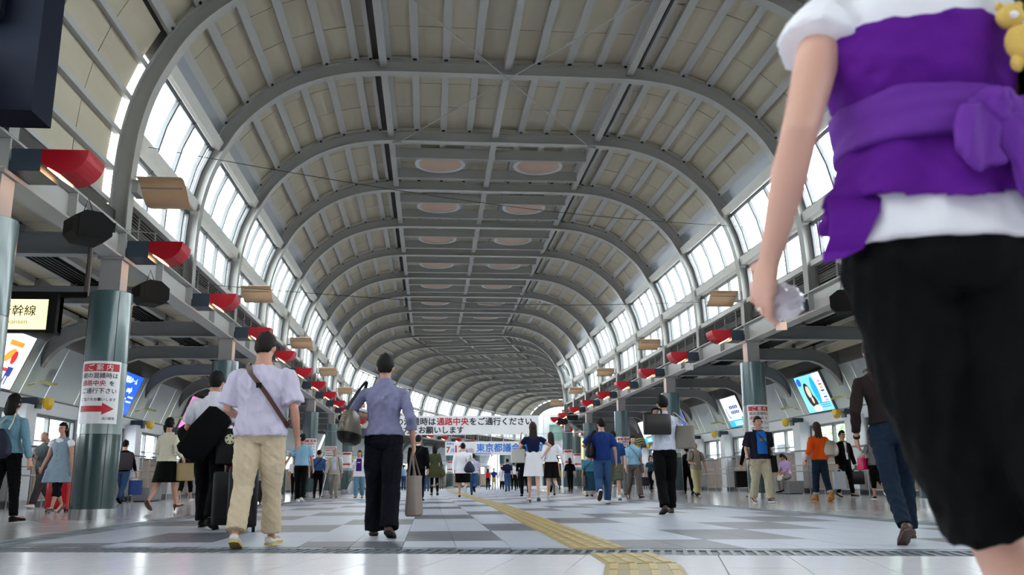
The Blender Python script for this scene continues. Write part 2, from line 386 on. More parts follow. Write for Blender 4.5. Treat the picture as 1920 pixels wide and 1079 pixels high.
# ------------------------------------------------------------------ low aisles on both sides
AB = [((6.7, 4.05), (6.7, 4.41)), ((8, 4.05), (8, 4.41)), ((9.6, 4.05), (9.6, 4.41)), ((10.05, 4.03), (10.1, 4.4)), ((10.35, 3.92), (10.5, 4.28)), ((10.6, 3.75), (10.76, 4.08)), ((10.78, 3.57), (10.92, 3.84)), ((10.9, 3.4), (10.99, 3.58)), ((10.955, 3.28), (10.975, 3.32))]
walls = {}
for s, side in ((-1, 'left'), (1, 'right')):
    m = M()   # low wall, window lintel, outer skin: built bay by bay round the openings
    for k in range(K0, K1):
        bx = lambda u0, u1, t0, t1, z0, z1: m.box(u0, u1, t0, t1, z0, z1, xf=lambda x, y, z: fr(k+y, s*x, z))
        bx(11.5, 11.7, 0, 1, 0, 1.36); bx(11.44, 11.7, 0, 1, 2.28, 2.66)
    w = m.obj('wall_'+side, WALLW, kind='structure'); walls[s] = w
    m = M(); m2 = M(); m3 = M()
    for k in range(K0, K1):
        for q in range(3): m.box(11.47, 11.5, (q+.01)/3, (q+.99)/3, .16, 1.33, xf=lambda x, y, z: fr(k+y, s*x, z))
        m2.box(11.3, 11.5, 0, 1, 0, .13, xf=lambda x, y, z: fr(k+y, s*x, z))
        m3.box(11.40, 11.52, 0, 1, 1.33, 1.38, xf=lambda x, y, z: fr(k+y, s*x, z))
    m.obj('low_panels', BEIGE, w, kind='stuff'); m3.obj('window_ledge', FRAME, w)
    m2.obj('baseboard_'+side, BASED, kind='structure')
    # piers
    for k in range(K0, K1+1):
        if k in (10,): pass
        m = M(); m.box(11.1, 11.5, -.075, .075, .17, 2.4, xf=lambda x, y, z: fr(k+y, s*x, z)) if k > K0 else None
        if k > K0:
            m.obj('pier', WALLW, w)
            m = M(); m.box(11.08, 11.5, -.08, .08, 0, .17, xf=lambda x, y, z: fr(k+y, s*x, z)); m.obj('pier_foot', STEEL, w)
    # inclined wall panels
    for k in range(K0, K1):
        tb = [0, .35, .83, 1]
        for a, b in zip(tb[:-1], tb[1:]):
            if k % 2 and a == .35 and -5 < k < 12:   # screen goes here, closed behind it
                dz = .12
            else: dz = 0
            g = .012/BAY
            def P(t, z, d): 
                uu = 11.44+(10.94-11.44)*(z-2.66)/(3.92-2.66); return fr(k+t, s*(uu+d+dz), z)
            mm = M(); mm.loft([[P(a+g, 2.67, 0), P(b-g, 2.67, 0), P(b-g, 2.67, .03), P(a+g, 2.67, .03)], [P(a+g, 3.93, 0), P(b-g, 3.93, 0), P(b-g, 3.93, .03), P(a+g, 3.93, .03)]])
            mm.obj('panel', WALLP, w)
        if k % 2 == 0 and k > -3:
            mm = M(); mm.box(.24, .25, 0, 1, 0, 1, xf=lambda x, y, z: P(.24+y*.1, 2.95+z*.42, -.006)); mm.obj('hatch', WALLP, w)
    # dark reveal strip under the panels
    mm = M()
    for k in range(K0, K1): mm.box(11.41, 11.5, 0, 1, 2.63, 2.665, xf=lambda x, y, z: fr(k+y, s*x, z))
    mm.obj('shadow_gap_strip', FRAME, w)
    # lower windows
    for k in order(range(K0, K1)):
        wn += 1; mm = M(); bx = lambda u0, u1, t0, t1, z0, z1: mm.box(u0, u1, t0, t1, z0, z1, xf=lambda x, y, z: fr(k+y, s*x, z))
        bx(11.5, 11.6, .07, .93, 2.2, 2.28); bx(11.5, 11.6, .07, .93, 1.36, 1.42); bx(11.5, 11.58, .07, .93, 1.6, 1.63)
        for t in (.085, .165, .5, .835, .915): bx(11.49, 11.6, t-.012, t+.012, 1.38, 2.26)
        wo = mm.obj('window_%d' % wn, FRAME, kind='structure')
        tt = [.085, .165, .5, .835, .915]
        for a, b in zip(tt[:-1], tt[1:]):
            mm = M(); mm.box(11.54, 11.55, a, b, 1.4, 2.22, xf=lambda x, y, z: fr(k+y, s*x, z)); mm.obj('pane', GLASS, wo)
    # aisle roof: sheet, panels, purlins, beams
    sh = M()
    for k in range(K0, K1):
        prof = [(6.72, 4.62), (10.3, 4.62), (10.7, 4.35), (11.05, 3.9), (11.3, 3.9), (11.3, 4.8), (6.72, 4.8)]
        sh.loft([[fr(k, s*u, z) for u, z in prof], [fr(k+1, s*u, z) for u, z in prof]])
    aroof = sh.obj('ceiling', ROOFD, kind='structure')
    PUA = [7.5, 8.2, 8.9, 9.6, 10.25]
    ps = M(); st = M()
    for k in range(K0, K1):
        e2 = [6.8]+PUA+[10.7]
        for a, b in zip(e2[:-1], e2[1:]):
            for q in range(2):
                za = 4.6 if a < 10.2 else 4.55; zb = 4.6 if b < 10.5 else 4.3
                mm = M(); t0, t1 = (q+.006)/2, (q+.994)/2
                mm.loft([[fr(k+t0, s*(a+.05), za-.02), fr(k+t1, s*(a+.05), za-.02), fr(k+t1, s*(a+.05), za), fr(k+t0, s*(a+.05), za)], [fr(k+t0, s*(b-.05), zb-.02), fr(k+t1, s*(b-.05), zb-.02), fr(k+t1, s*(b-.05), zb), fr(k+t0, s*(b-.05), zb)]])
                if 0 <= k <= 8: mm.obj('roof_panel', ROOFP, aroof)
                else: st.add(mm.v, mm.f)
        for u in PUA:
            mm = M(); z0 = 4.46 if u < 10 else 4.40
            mm.box(u-.06, u+.06, .03, .97, z0, z0+.13, xf=lambda x, y, z: fr(k+y, s*x, z))
            if 0 <= k <= 8: mm.obj('purlin', PURL, aroof)
            else: ps.add(mm.v, mm.f)
        for (u0, nn) in ((6.95, 5), (8.35, 6)):
            tr = M()
            for q in range(nn): tr.box(u0+q*.085, u0+q*.085+.035, .02, .98, 4.44, 4.50, xf=lambda x, y, z: fr(k+y, s*x, z))
            tr.box(u0-.03, u0+nn*.085, .02, .98, 4.53, 4.55, xf=lambda x, y, z: fr(k+y, s*x, z))
            tr.obj('cable_tray', DARK, aroof, kind='stuff')
    st.obj('far_roof_panels', ROOFP, aroof, kind='stuff'); ps.obj('far_purlins', PURL, aroof, kind='stuff')
    for k in range(K0, K1+1):
        mm = M(); mm.loft(sweep_I(k, 0, [((s*b[0], b[1]), (s*t[0], t[1])) for b, t in AB], fw=.11)); mm.obj('aisle_beam', PAINT2, aroof)
    # longitudinal beam on the columns
    m = M(); rings = []
    for k in range(K0, K1+1):
        c = [(-.15, 3.99), (.15, 3.99), (.15, 4.02), (.02, 4.02), (.02, 4.43), (.15, 4.43), (.15, 4.46), (-.15, 4.46), (-.15, 4.43), (-.02, 4.43), (-.02, 4.02), (-.15, 4.02)]
        rings.append([fr(k, s*6.66+d, z) for d, z in c])
    m.loft(rings); lb = m.obj('trim_%d' % (1 if s < 0 else 2), PURL, aroof)
    m = M()
    for k in range(K0, K1):
        for q in range(2): m.box(6.52, 6.8, q/2-.004, q/2+.004, 4.02, 4.43, xf=lambda x, y, z: fr(k+y, s*x, z))
    m.obj('beam_stiffener', PURL, aroof)
    # handrail
    for k in range(-1, 11):
        r = empty('handrail', fr(k+.5, s*10.75, 0), -heading(k+.5), 'steel handrail with three rails along the %s wall, %s bay ahead of the camera' % (side, ORD[k+1]), 'handrail', 'handrails along the walls')
        L = BAY-.5
        for z, rr in ((1.39, .032), (.93, .017), (.73, .017)):
            M().tube([(0, -L/2, z), (0, L/2, z)], rr, 8).obj('rail', RAILM, r, smooth=True)
        for q in range(4):
            y = -L/2+.1+(L-.2)*q/3
            M().tube([(s*.06, y, 0), (s*.06, y, 1.36)], .02, 8).tube([(s*.06, y, 1.33), (0, y, 1.38)], .012, 6).obj('post', RAILM, r, smooth=True)
        if k % 2 == 0:
            M().tube([(0, L/2, .93), (0, L/2+.1, .93), (0, L/2+.12, .83), (0, L/2+.1, .73), (0, L/2, .73)], .017, 8).obj('rail_loop', RAILM, r, smooth=True)

# unseen wall added behind the camera to block light from the open hall end
m = M(); m.loft([[fr(K0, -11.7, -.1), fr(K0, 11.7, -.1), fr(K0, 11.7, 10.2), fr(K0, -11.7, 10.2)], [fr(K0-.05, -11.7, -.1), fr(K0-.05, 11.7, -.1), fr(K0-.05, 11.7, 10.2), fr(K0-.05, -11.7, 10.2)]])
m.obj('wall_rear_light_block', WALLW, kind='structure')
# ------------------------------------------------------------------ columns with posters
PH = .62/2
def wrap(r, z0, a0, wid):   # flat poster coordinates -> on the cylinder, facing the camera side
    def f(x, y, z=0):
        a = a0+(x-wid/2)/r; return (math.sin(a)*(r+.004+z), -math.cos(a)*(r+.004+z), z0+y)
    return f
def column(k, s, label, poster=True):
    c = empty('column', fr(k, s*6.66, 0), 0, label, 'column', 'teal columns in two rows')
    M().box(-.16, .16, -.16, .16, 3.4, 4.0).obj('post', POSTM, c)
    M().box(-.2, .2, -.2, .2, 3.95, 4.0).obj('cap_plate', POSTM, c)
    n = 40
    M().lathe([(.31, 2.33), (.31, 3.43), (.29, 3.44)], n=n).obj('upper_shaft', TEAL, c, smooth=True)
    M().lathe([(.312, 1.24), (.312, 2.325)], n=n).obj('pale_band', COLG, c, smooth=True)
    M().lathe([(.31, .15), (.31, 1.235)], n=n).obj('lower_shaft', TEALD, c, smooth=True)
    M().lathe([(.325, 0), (.325, .15)], n=n).obj('base_ring', STEEL, c, smooth=True)
    m = M()
    for j in range(3):
        a = -1.2+j*1.9; m.box(-.003, .003, -.003, .003, .15, 3.42, xf=lambda x, y, z: (x+math.sin(a)*.312, y-math.cos(a)*.312, z))
    m.obj('seam', DARK, c)
    if poster:
        W, Hh, r = .62, .94, .314; a0 = .30*(-s) if s < 0 else -.12; z0 = 1.39
        a0 = .12 if s < 0 else -.02
        f = wrap(r, z0, a0, W)
        def sheet(x0, x1, y0, y1, d, name, mt, par):
            m = M(); nn = 14; R = []
            for i in range(nn+1):
                x = x0+(x1-x0)*i/nn; R.append([f(x, y0, d), f(x, y1, d), f(x, y1, d+.0015), f(x, y0, d+.0015)])
            m.loft(R); return m.obj(name, mt, par, smooth=False)
        p = sheet(0, W, 0, Hh, 0, 'poster', WHITE, c)
        sheet(.03, W-.03, Hh-.155, Hh-.04, .002, 'header_band', REDI, p)
        # arrow
        m = M(); ya = .22
        arrow = [(.04, ya-.045), (.38, ya-.045), (.38, ya-.085), (.53, ya), (.38, ya+.085), (.38, ya+.045), (.04, ya+.045)]
        if s > 0: arrow = [(W-x, y) for x, y in arrow[::-1]]
        segs = []
        if s < 0: sheet(.04, .40, ya-.045, ya+.045, .002, 'arrow', REDI, p)
        else: sheet(W-.40, W-.04, ya-.045, ya+.045, .002, 'arrow', REDI, p)
        R = []
        for i in range(7):
            x = .38+.17*i/6; hh = .09*(1-i/6)+.0005; X = x if s < 0 else W-x
            R.append([f(X, ya-hh, .003), f(X, ya+hh, .003), f(X, ya+hh, .0045), f(X, ya-hh, .0045)])
        M().loft(R).obj('arrow_head', REDI, p)
        if k <= 6:
            for body, sz, x, y, mt in (('ご 案 内', .105, W/2, Hh-.138, WHITE), ('朝の混雑時は', .088, W/2, Hh-.255, INK), ('通路中央', .092, .225, Hh-.37, REDI), ('を', .085, .49, Hh-.37, INK), ('ご通行下さい', .088, W/2, Hh-.485, INK), ('ご協力をお願いします', .052, W/2, Hh-.60, INK), ('品川駅長', .045, W-.14, .06, INK)):
                def xf(v, x=x, y=y): return f(v[0]+x, v[1]+y, .0055)
                text_mesh(body, sz, mt, 'lettering', p, xf, 'CENTER', bold=sz*.022)
        else:
            rows = ((Hh-.12, .05, WHITE, .003), (Hh-.25, .06, INK, .003), (Hh-.37, .06, REDI, .003), (Hh-.48, .06, INK, .003), (Hh-.6, .035, INK, .003))
            for y, h, mt, d in rows:
                x = .06
                while x < W-.1:
                    sheet(x, x+h*.8, y, y+h, d, 'lettering', mt, p) if k < 9 else None; x += h*1.2
    return c
for s, side in ((-1, 'left'), (1, 'right')):
    for k in [-1]+list(range(0, 22, 2)) if s < 0 else range(0, 22, 2):
        if s < 0:
            idx = 0 if k == -1 else k//2+1
            lab = ['teal column cut by the picture\'s left edge, pale band, hanging display above', 'teal column with steel foot and arrow poster, next to the girl in a pale dress'][idx] if idx < 2 else '%s teal column of the row along the left aisle' % ORD[idx]
        else:
            idx = k//2; lab = '%s teal column of the row along the right aisle' % ORD[idx]
            if k == 2: lab = 'teal column with poster behind the man in blue T-shirt and open dark shirt'
            if k == 0: lab = 'teal column of the right row hidden behind the black-trousered woman'
        column(k, s, lab, True)

# ------------------------------------------------------------------ red hood lamps on the beams
def lamp_proto(s):
    r = empty('hood_lamp', label='x', cat='lamp')
    X = lambda x: -s*x
    # origin on the inner face of the beam; x runs towards the hall
    M().box(X(0) if s < 0 else X(.34), X(.34) if s < 0 else X(0), -.25, .25, -.27, 0).obj('box', BLUEG, r)
    P = [(.34, 0), (.86, 0)]+[(.34+.52*math.cos(a)*1.0 if False else .56+.30*math.cos(a), -.30*math.sin(a)) for a in [math.pi/2*i/8 for i in range(1, 9)]]+[(.34, -.17)]
    P2 = [(X(x), z) for x, z in P]
    m = M(); m.loft([[(x, -.25, z) for x, z in P2], [(x, .25, z) for x, z in P2]]); m.obj('hood', TREAD, r)
    a, b = sorted((X(.40), X(.53)))
    m = M(); m.box(0, 1, -.21, .21, 0, 1, xf=lambda x, y, z: (X(.40+.13*x), y, -.205-.085*x-.004-.01*z)); m.obj('light_slot', GLOW, r)
    M().box(min(X(-.1), X(0)), max(X(-.1), X(0)), -.06, .06, -.2, -.08).obj('bracket', DARK, r)
    return r
for s, side in ((-1, 'left'), (1, 'right')):
    pr = lamp_proto(s); kids = list(pr.children)
    for n_, k in enumerate(range(-1, 20)):
        o = pr if n_ == 0 else copy_tree(pr, None, kids)
        o.location = fr(k+.06, s*6.50, 4.30); o.rotation_euler = (0, 0, -heading(k))
        lab = 'red quarter-round hood lamp on the %s beam, %s from the camera' % (side, ORD[n_])
        tag(o, lab, 'lamp', 'red hood lamps on the beams')
# tan reflector sheets above the lamps
def card_proto(s):
    r = empty('reflector_sheet', label='x', cat='reflector')
    P = []
    for i in range(15):
        t = i/14; y = -.25+.95*t; z = .10-.28*t+.07*math.sin(t*2*math.pi*1.1); P.append((y, z))
    m = M(); R = []
    for y, z in P: R.append([(0, y, z), (-s*.72, y, z), (-s*.72, y, z+.008), (0, y, z+.008)])
    m.loft(R); m.obj('sheet', TAN, r, smooth=False)
    M().tube([(0, .1, .03), (-s*.66, .1, .03)], .012, 6).obj('rod', STEEL, r)
    m = M(); m.box(min(0, s*.12), max(0, s*.12), -.04, .3, -.1, .12); m.obj('bracket', PAINT, r)
    return r
for s, side in ((-1, 'left'), (1, 'right')):
    pr = card_proto(s); kids = list(pr.children)
    for n_, k in enumerate(range(0, 18, 2)):
        o = pr if n_ == 0 else copy_tree(pr, None, kids)
        o.location = fr(k, s*6.40, 5.2); o.rotation_euler = (0, 0, -heading(k))
        tag(o, 'tan curved reflector sheet over the %s beam, %s from the camera' % (side, ORD[n_]), 'reflector', 'tan reflector sheets')
# yellow uplights and pale cards on the side walls
def up_proto(s):
    r = empty('wall_uplight', label='x', cat='wall lamp'); X = lambda a, b: sorted((s*a, s*b))
    M().box(*X(-.38, 0), -.13, .13, -.14, .12).obj('box', BLUEG, r)
    M().tube([(-s*.38, 0, .02), (-s*.5, 0, .02)], .03, 8).obj('arm', YEL, r)
    M().lathe([(.03, -.2), (.09, -.17), (.12, -.08), (.125, .08), (.105, .08), (.1, 0)], (-s*.58, 0, .02), 20).obj('cup', YEL, r, smooth=False)
    M().lathe([(.1, .06), (.1, .075)], (-s*.58, 0, .02), 20).obj('bulb', YGLOW, r)
    return r
def pale_proto(s):
    r = empty('uplight_reflector', label='x', cat='reflector')
    R = []
    for i in range(9):
        t = i/8; x = -.1-.55*t; z = .04*math.sin(t*5); R.append([(s*x, -.12+.1*t*t, z), (s*x, .2-.1*t*t, z+.07), (s*x, .2-.1*t*t, z+.076), (s*x, -.12+.1*t*t, z+.006)])
    M().loft(R).obj('blade', YCARD, r)
    M().tube([(0, 0, -.02), (-s*.14, 0, .02)], .015, 6).obj('arm', STEEL, r)
    return r
for s, side in ((-1, 'left'), (1, 'right')):
    pr = up_proto(s); kids = list(pr.children); pc = pale_proto(s); kc = list(pc.children)
    for n_, k in enumerate(range(0, 14)):
        o = pr if n_ == 0 else copy_tree(pr, None, kids)
        o.location = fr(k+.06, s*11.42, 2.46); o.rotation_euler = (0, 0, -heading(k))
        tag(o, 'yellow cup uplight with grey box on the %s wall, %s from the camera' % (side, ORD[n_]), 'wall lamp', 'yellow uplights on the side walls')
        o = pc if n_ == 0 else copy_tree(pc, None, kc)
        o.location = fr(k+.06, s*11.36, 2.9); o.rotation_euler = (0, 0, -heading(k))
        tag(o, 'pale reflector blade above the %s uplight of the %s wall' % (ORD[n_], side), 'reflector', 'reflector blades on the side walls')

# ------------------------------------------------------------------ illuminated screens
AD_SKY = mat('screen_sky_blue', (120, 205, 235), .4, emit=0.81, var=.15, scale=2)
AD_W = mat('screen_white', (240, 244, 255), .4, emit=0.93, var=.02)
AD_B = mat('screen_blue', (20, 90, 215), .4, emit=0.74)
AD_CY = mat('screen_cyan', (0, 160, 215), .4, emit=0.74)
AD_PK = mat('screen_pink', (225, 120, 185), .4, emit=0.74, var=.4, scale=3)
AD_K = mat('screen_dark', (42, 20, 26), .4, emit=0.19)
AD_SK = mat('screen_skin', (238, 200, 178), .4, emit=0.68)
AD_R = mat('screen_red', (215, 40, 50), .4, emit=0.62)
AD_Y = mat('screen_gold', (225, 165, 60), .4, emit=0.62)
AD_N = mat('screen_navy', (38, 60, 140), .4, emit=0.62)
def screen(k, s, label, kind):
    # local: x along the hall (to the right as read from inside), y up the inclined face, z out of it
    W, Hh = 1.9, 1.2
    a, b = Vector(fr(k+.59, s*11.40, 2.70)), Vector(fr(k+.59, s*10.92, 3.90))
    up = (b-a).normalized(); h = heading(k); fwd = Vector((math.sin(h), math.cos(h), 0))
    xd = -fwd if s > 0 else fwd   # reading direction seen from the hall
    zd = xd.cross(up)
    r = empty('advertising_screen', a, 0, label, 'screen', 'illuminated screens on the side walls')
    r.rotation_mode = 'QUATERNION'; r.rotation_quaternion = Matrix((xd, up, zd)).transposed().to_quaternion()
    Hh = (b-a).length
    m = M(); m.box(-W/2-.06, W/2+.06, -.05, Hh+.04, -.1, .05); m.obj('housing', FRAME, r)
    def rect(x0, x1, y0, y1, mt, name='panel', d=0, par=None): return M().box(x0, x1, y0, y1, .05+d, .058+d).obj(name, mt, par or r)
    def ell(cx, cy, rx, ry, mt, name, d=.008, n=24, rot=0, par=None):
        P = [(cx+rx*math.cos(t)*math.cos(rot)-ry*math.sin(t)*math.sin(rot), cy+rx*math.cos(t)*math.sin(rot)+ry*math.sin(t)*math.cos(rot)) for t in [2*math.pi*i/n for i in range(n)]]
        return M().prism(P, .05+d, .053+d).obj(name, mt, par or r)
    def txt(body, size, x, y, mt, par, d=.062):
        text_mesh(body, size, mt, 'lettering', par, lambda v: (v[0]+x, v[1]+y, d), bold=.002)
    W2 = W/2
    if kind == 'girl':
        f = rect(-W2, W2, 0, Hh, AD_SKY, 'picture')
        rect(W2-.55, W2, .3, Hh, AD_W, 'white_field', .001, f); ell(.25, .74, .2, .46, AD_CY, 'oval', .009, par=f)
        ell(-W2+.22, Hh-.2, .16, .14, AD_B, 'badge', .009, par=f)
        ell(-.35, .62, .25, .42, AD_K, 'portrait_hair', .010, par=f); ell(-.18, .3, .22, .3, AD_K, 'portrait_hair', .010, par=f)
        ell(-.30, .72, .15, .21, AD_SK, 'portrait_face', .013, par=f); ell(-.12, .12, .3, .12, AD_W, 'portrait_collar', .012, par=f)
        ell(-.24, .42, .07, .12, AD_SK, 'portrait_neck', .012, par=f)
        for i, mt in enumerate((AD_PK, AD_R, AD_Y, AD_N, AD_SKY, AD_B, AD_PK)): rect(W2-.33, W2-.1, Hh-.32-i*.11, Hh-.26-i*.11, mt, 'caption_chip', .006, f)
        for i in range(3): rect(.1, W2-.1, .12+i*.07, .145+i*.07, AD_B, 'caption_line', .006, f)
    elif kind == 'white':
        f = rect(-W2, W2, 0, Hh, AD_W, 'picture'); rect(-W2, W2, 0, .3, AD_CY, 'cyan_foot', .002, f)
        for i in range(3): rect(-.3, .6, .06+.07*i, .085+.07*i, AD_W, 'caption_line', .008, f)
        for i in range(2):
            for j in range(5): rect(-.25+j*.2, -.1+j*.2, .55+i*.22, .7+i*.22, AD_N, 'caption_block', .006, f)
        ell(-.62, .6, .12, .25, AD_B, 'swirl', .007, rot=.4, par=f); ell(-.58, .62, .06, .18, AD_W, 'swirl', .009, rot=.4, par=f)
    elif kind == 'navy':
        f = rect(-W2, W2, 0, Hh, AD_W, 'picture'); rect(-W2, W2, .35, Hh, AD_N, 'navy_field', .002, f)
        txt('大学', .4, -.5, .75, AD_W, f); txt('大学', .3, -.3, .4, AD_W, f)
        for i in range(2): rect(-.7, .6, .1+.1*i, .14+.1*i, AD_N, 'caption_line', .006, f)
    elif kind == 'blue':
        f = rect(-W2, W2, 0, Hh, AD_B, 'picture')
        txt('新横浜ホーム', .22, -.75, Hh-.28, AD_W, f)
        for i in range(5): rect(-.3, .15+.1*(i % 3), .08+.1*i, .13+.1*i, AD_W, 'caption_line', .006, f)
        for i in range(2): rect(.35, .8, .4+.15*i, .45+.15*i, AD_W, 'caption_line', .006, f)
        P = [(.0, .72), (.3, .72), (.3, .66), (.45, .78), (.3, .9), (.3, .84), (.0, .84)]
        M().prism(P, .056, .06).obj('arrow', AD_W, f)
    elif kind == 'food':
        f = rect(-W2, W2, 0, Hh, AD_W, 'picture')
        rect(-.1, .55, .98, 1.1, AD_Y, 'bar', .006, f); ell(.15, .75, .25, .12, AD_Y, 'sketch_blob', .007, par=f, rot=.6); ell(.4, .72, .12, .16, AD_R, 'sketch_blob', .009, par=f)
        rect(.1, .6, .38, .46, AD_R, 'bar', .006, f); rect(.35, .6, .28, .5, AD_N, 'bar', .007, f)
        for i in range(4): rect(.1+i*.13, .15+i*.13, .08, .28, AD_N, 'brush_line', .006, f)
    else:
        f = rect(-W2, W2, 0, Hh, AD_PK, 'picture')
        for i in range(5): rect(-.2, .1, .1+.2*i, .22+.2*i, AD_W, 'caption_line', .006, f)
screen(3, 1, 'lit screen advertising with a smiling long-haired woman on sky blue', 'girl')
screen(5, 1, 'lit white screen with cyan foot beside the poster column on the right', 'white')
screen(7, 1, 'lit navy and white screen behind the man shouldering a briefcase', 'navy')
screen(9, 1, 'distant lit pale screen, fourth along the right wall', 'white')
screen(1, -1, 'lit white screen with gold and red figures at the far left', 'food')
screen(3, -1, 'lit blue screen with white arrow, behind the arrow poster column', 'blue')
screen(5, -1, 'lit pink screen beside the white-shirted man\'s shoulder', 'pink')
screen(7, -1, 'distant lit blue screen, fourth along the left wall', 'white')

# ------------------------------------------------------------------ floor
base = M()
for k in range(K0, K1):
    base.loft([[fr(k, -11.75, -.3), fr(k, 11.75, -.3), fr(k, 11.75, -.012), fr(k, -11.75, -.012)], [fr(k+1, -11.75, -.3), fr(k+1, 11.75, -.3), fr(k+1, 11.75, -.012), fr(k+1, -11.75, -.012)]])
base.loft([[fr(K1, -30, -.3), fr(K1, 30, -.3), fr(K1, 30, -.012), fr(K1, -30, -.012)], [fr(K1+7, -30, -.3), fr(K1+7, 30, -.3), fr(K1+7, 30, -.012), fr(K1+7, -30, -.012)]])
floor = base.obj('floor', JOINT, kind='structure')
DR = lambda x: 6.12-.28*(x-.58)      # near edge of the drain
def clip(poly, f):
    out = []
    for i in range(len(poly)):
        a, b = poly[i], poly[(i+1) % len(poly)]; fa, fb = f(a), f(b)
        if fa >= 0: out.append(a)
        if (fa >= 0) != (fb >= 0):
            t = fa/(fa-fb); out.append((a[0]+(b[0]-a[0])*t, a[1]+(b[1]-a[1])*t))
    return out
TILES = []   # (poly, mat)
def inset(cx0, cx1, cy0, cy1, g=.0035): return [(cx0+g, cy0+g), (cx1-g, cy0+g), (cx1-g, cy1-g), (cx0+g, cy1-g)]
# near floor, laid square to the drain
th = math.atan(.28); ex, ey = math.cos(th), -math.sin(th); O = (.58, 6.12)
def near_xy(a, b): return (O[0]+a*ex-b*ey, O[1]+a*ey+b*ex)
TACN = (1.02, 1.45)
for i in range(-26, 30):
    for j in range(0, 45):
        a0 = .055+i*.43; b1 = -j*.86; 
        if j*.86 > 24: continue
        P = [near_xy(*q) for q in inset(a0, a0+.43, b1-.86, b1)]
        P = clip(P, lambda p: p[0]+9.9); P = clip(P, lambda p: 13.0-p[0])
        if len(P) > 2: TILES.append((P, T_NEAR))
# field of grey tiles beyond the drain; border mosaic; polished side floors
SH = .16
def fy(x, j): return 7.55+1.53*j-SH*(x-.6)
def beyond(p): return p[1]-(DR(p[0])+.62)
XF0, XF1 = -.2-.82*4, -.2+.82*6.5
ii = 0
for i in range(-8, 13):
    x0 = -.2+.41*i
    blk = math.floor(i/2)
    for j in range(-3, 62):
        for h in (0, .5):
            x1 = x0+.41
            P = [(x0+.0025, fy(x0, j+h)+.0025), (x1-.0025, fy(x1, j+h)+.0025), (x1-.0025, fy(x1, j+h+.5)-.0025), (x0+.0025, fy(x0, j+h+.5)-.0025)]
            P = clip(P, beyond)
            if len(P) > 2: TILES.append((P, T_DK if (j-blk) % 3 == 0 else T_LT))
for (xa, xb, n) in ((-10.05, XF0-.42, 7), (XF1+.42, 13.35, 9)):
    w = (xb-xa)/n
    for i in range(n):
        for j in range(0, 120):
            y0 = 4.5+j*.8
            P = clip(inset(xa+i*w, xa+(i+1)*w, y0, y0+.8), beyond)
            if len(P) > 2: TILES.append((P, T_POL))
def vis(p):
    cx = sum(q[0] for q in p)/len(p); cy = sum(q[1] for q in p)/len(p)
    if cy < 3.8 or abs((cx-.08*cy)/cy) > .62: return 1e9
    return cx*cx+cy*cy
TILES.sort(key=lambda t: vis(t[0]))
grp = {}
def prism_kxy(mm, P, z0, z1): mm.loft([[kxy(x, y, z0) for x, y in P], [kxy(x, y, z1) for x, y in P]])
for n_, (P, mt) in enumerate(TILES):
    z = -.0006*random.random()
    if n_ < 290: mm = M(); prism_kxy(mm, P, -.012, z); mm.obj('tile', mt, floor)
    else:
        mm = grp.setdefault(mt.name, M()); prism_kxy(mm, P, -.012, z)
for nm, mm in grp.items(): mm.obj('far_tiles', _m[nm], floor, kind='stuff')
# mosaic borders
g1, g2 = M(), M()
for (x0, sgn) in ((XF0-.42, 1), (XF1, 1)):
    for c_ in range(4):
        for j in range(0, 430):
            y0 = 5.5+j*.21; P = clip(inset(x0+c_*.105, x0+(c_+1)*.105, y0, y0+.21, .004), beyond)
            if len(P) > 2: prism_kxy(g1 if random.random() < .55 else g2, P, -.012, -.001)
for i in range(-40, 60):
    x0 = -9.9+i*.2+7.9; 
    if x0 > 13.2 or x0 < -9.9: continue
    P = [(x0+.004, DR(x0)+.44), (x0+.196, DR(x0+.2)+.44), (x0+.196, DR(x0+.2)+.6), (x0+.004, DR(x0)+.6)]
    prism_kxy(g1 if i % 2 else g2, P, -.012, -.001)
g1.obj('mosaic_tiles', T_MB, floor, kind='stuff'); g2.obj('mosaic_tiles', T_MD, floor, kind='stuff')
# drain
dr = M(); bars = M()
P = [(-9.9, DR(-9.9)), (13.3, DR(13.3)), (13.3, DR(13.3)+.42), (-9.9, DR(-9.9)+.42)]
prism_kxy(dr, P, -.012, -.008)
dg = dr.obj('drain_channel', GRATE, floor)
x = -8.
while x < 12:
    P = [(x, DR(x)+.03), (x+.03, DR(x)+.03), (x+.03+.09, DR(x+.1)+.4), (x+.09, DR(x+.1)+.4)]
    prism_kxy(bars, P, -.01, 0); x += .075
for d in (.0, .40):
    P = [(-9.9, DR(-9.9)+d), (13.3, DR(13.3)+d), (13.3, DR(13.3)+d+.022), (-9.9, DR(-9.9)+d+.022)]; prism_kxy(bars, P, -.01, .001)
bars.obj('grate_bars', mat('grate_bar_grey', (120, 124, 132), .4, metal=.3), dg, kind='stuff')
# yellow tactile line
def tact(P0, P1, w, n, ridges=4):
    P0 = Vector(P0+(0,)); P1 = Vector(P1+(0,)); d = (P1-P0).normalized(); e = Vector((d.y, -d.x, 0)); L = (P1-P0).length/n
    for i in range(n):
        a = P0+d*L*i; mm = M()
        def q(x, y): p = a+e*x+d*y; return (p.x, p.y)
        near = (a.y < 20)
        tgt = M() if near else TS
        prism_kxy(tgt, [q(.003, .003), q(w-.003, .003), q(w-.003, L-.003), q(.003, L-.003)], -.006, .004)
        if near:
            t = tgt.obj('tactile_tile', T_Y, floor); rr = M()
        else: rr = RS
        for r in range(ridges):
            xx = w*(r+.5)/ridges; 
            prism_kxy(rr, [q(xx-.022, .02), q(xx+.022, .02), q(xx+.022, L-.02), q(xx-.022, L-.02)], .0, .010)
        if near: rr.obj('ridge', T_Y2, t)
TS, RS = M(), M()
tact((.62, 3.4), (1.03, 5.26), .44, 5)
tact((1.03, 5.28), (1.07, 6.0), .43, 2)
tact((1.03, 6.45), (1.03+.018*13, 19.9), .41, 33)
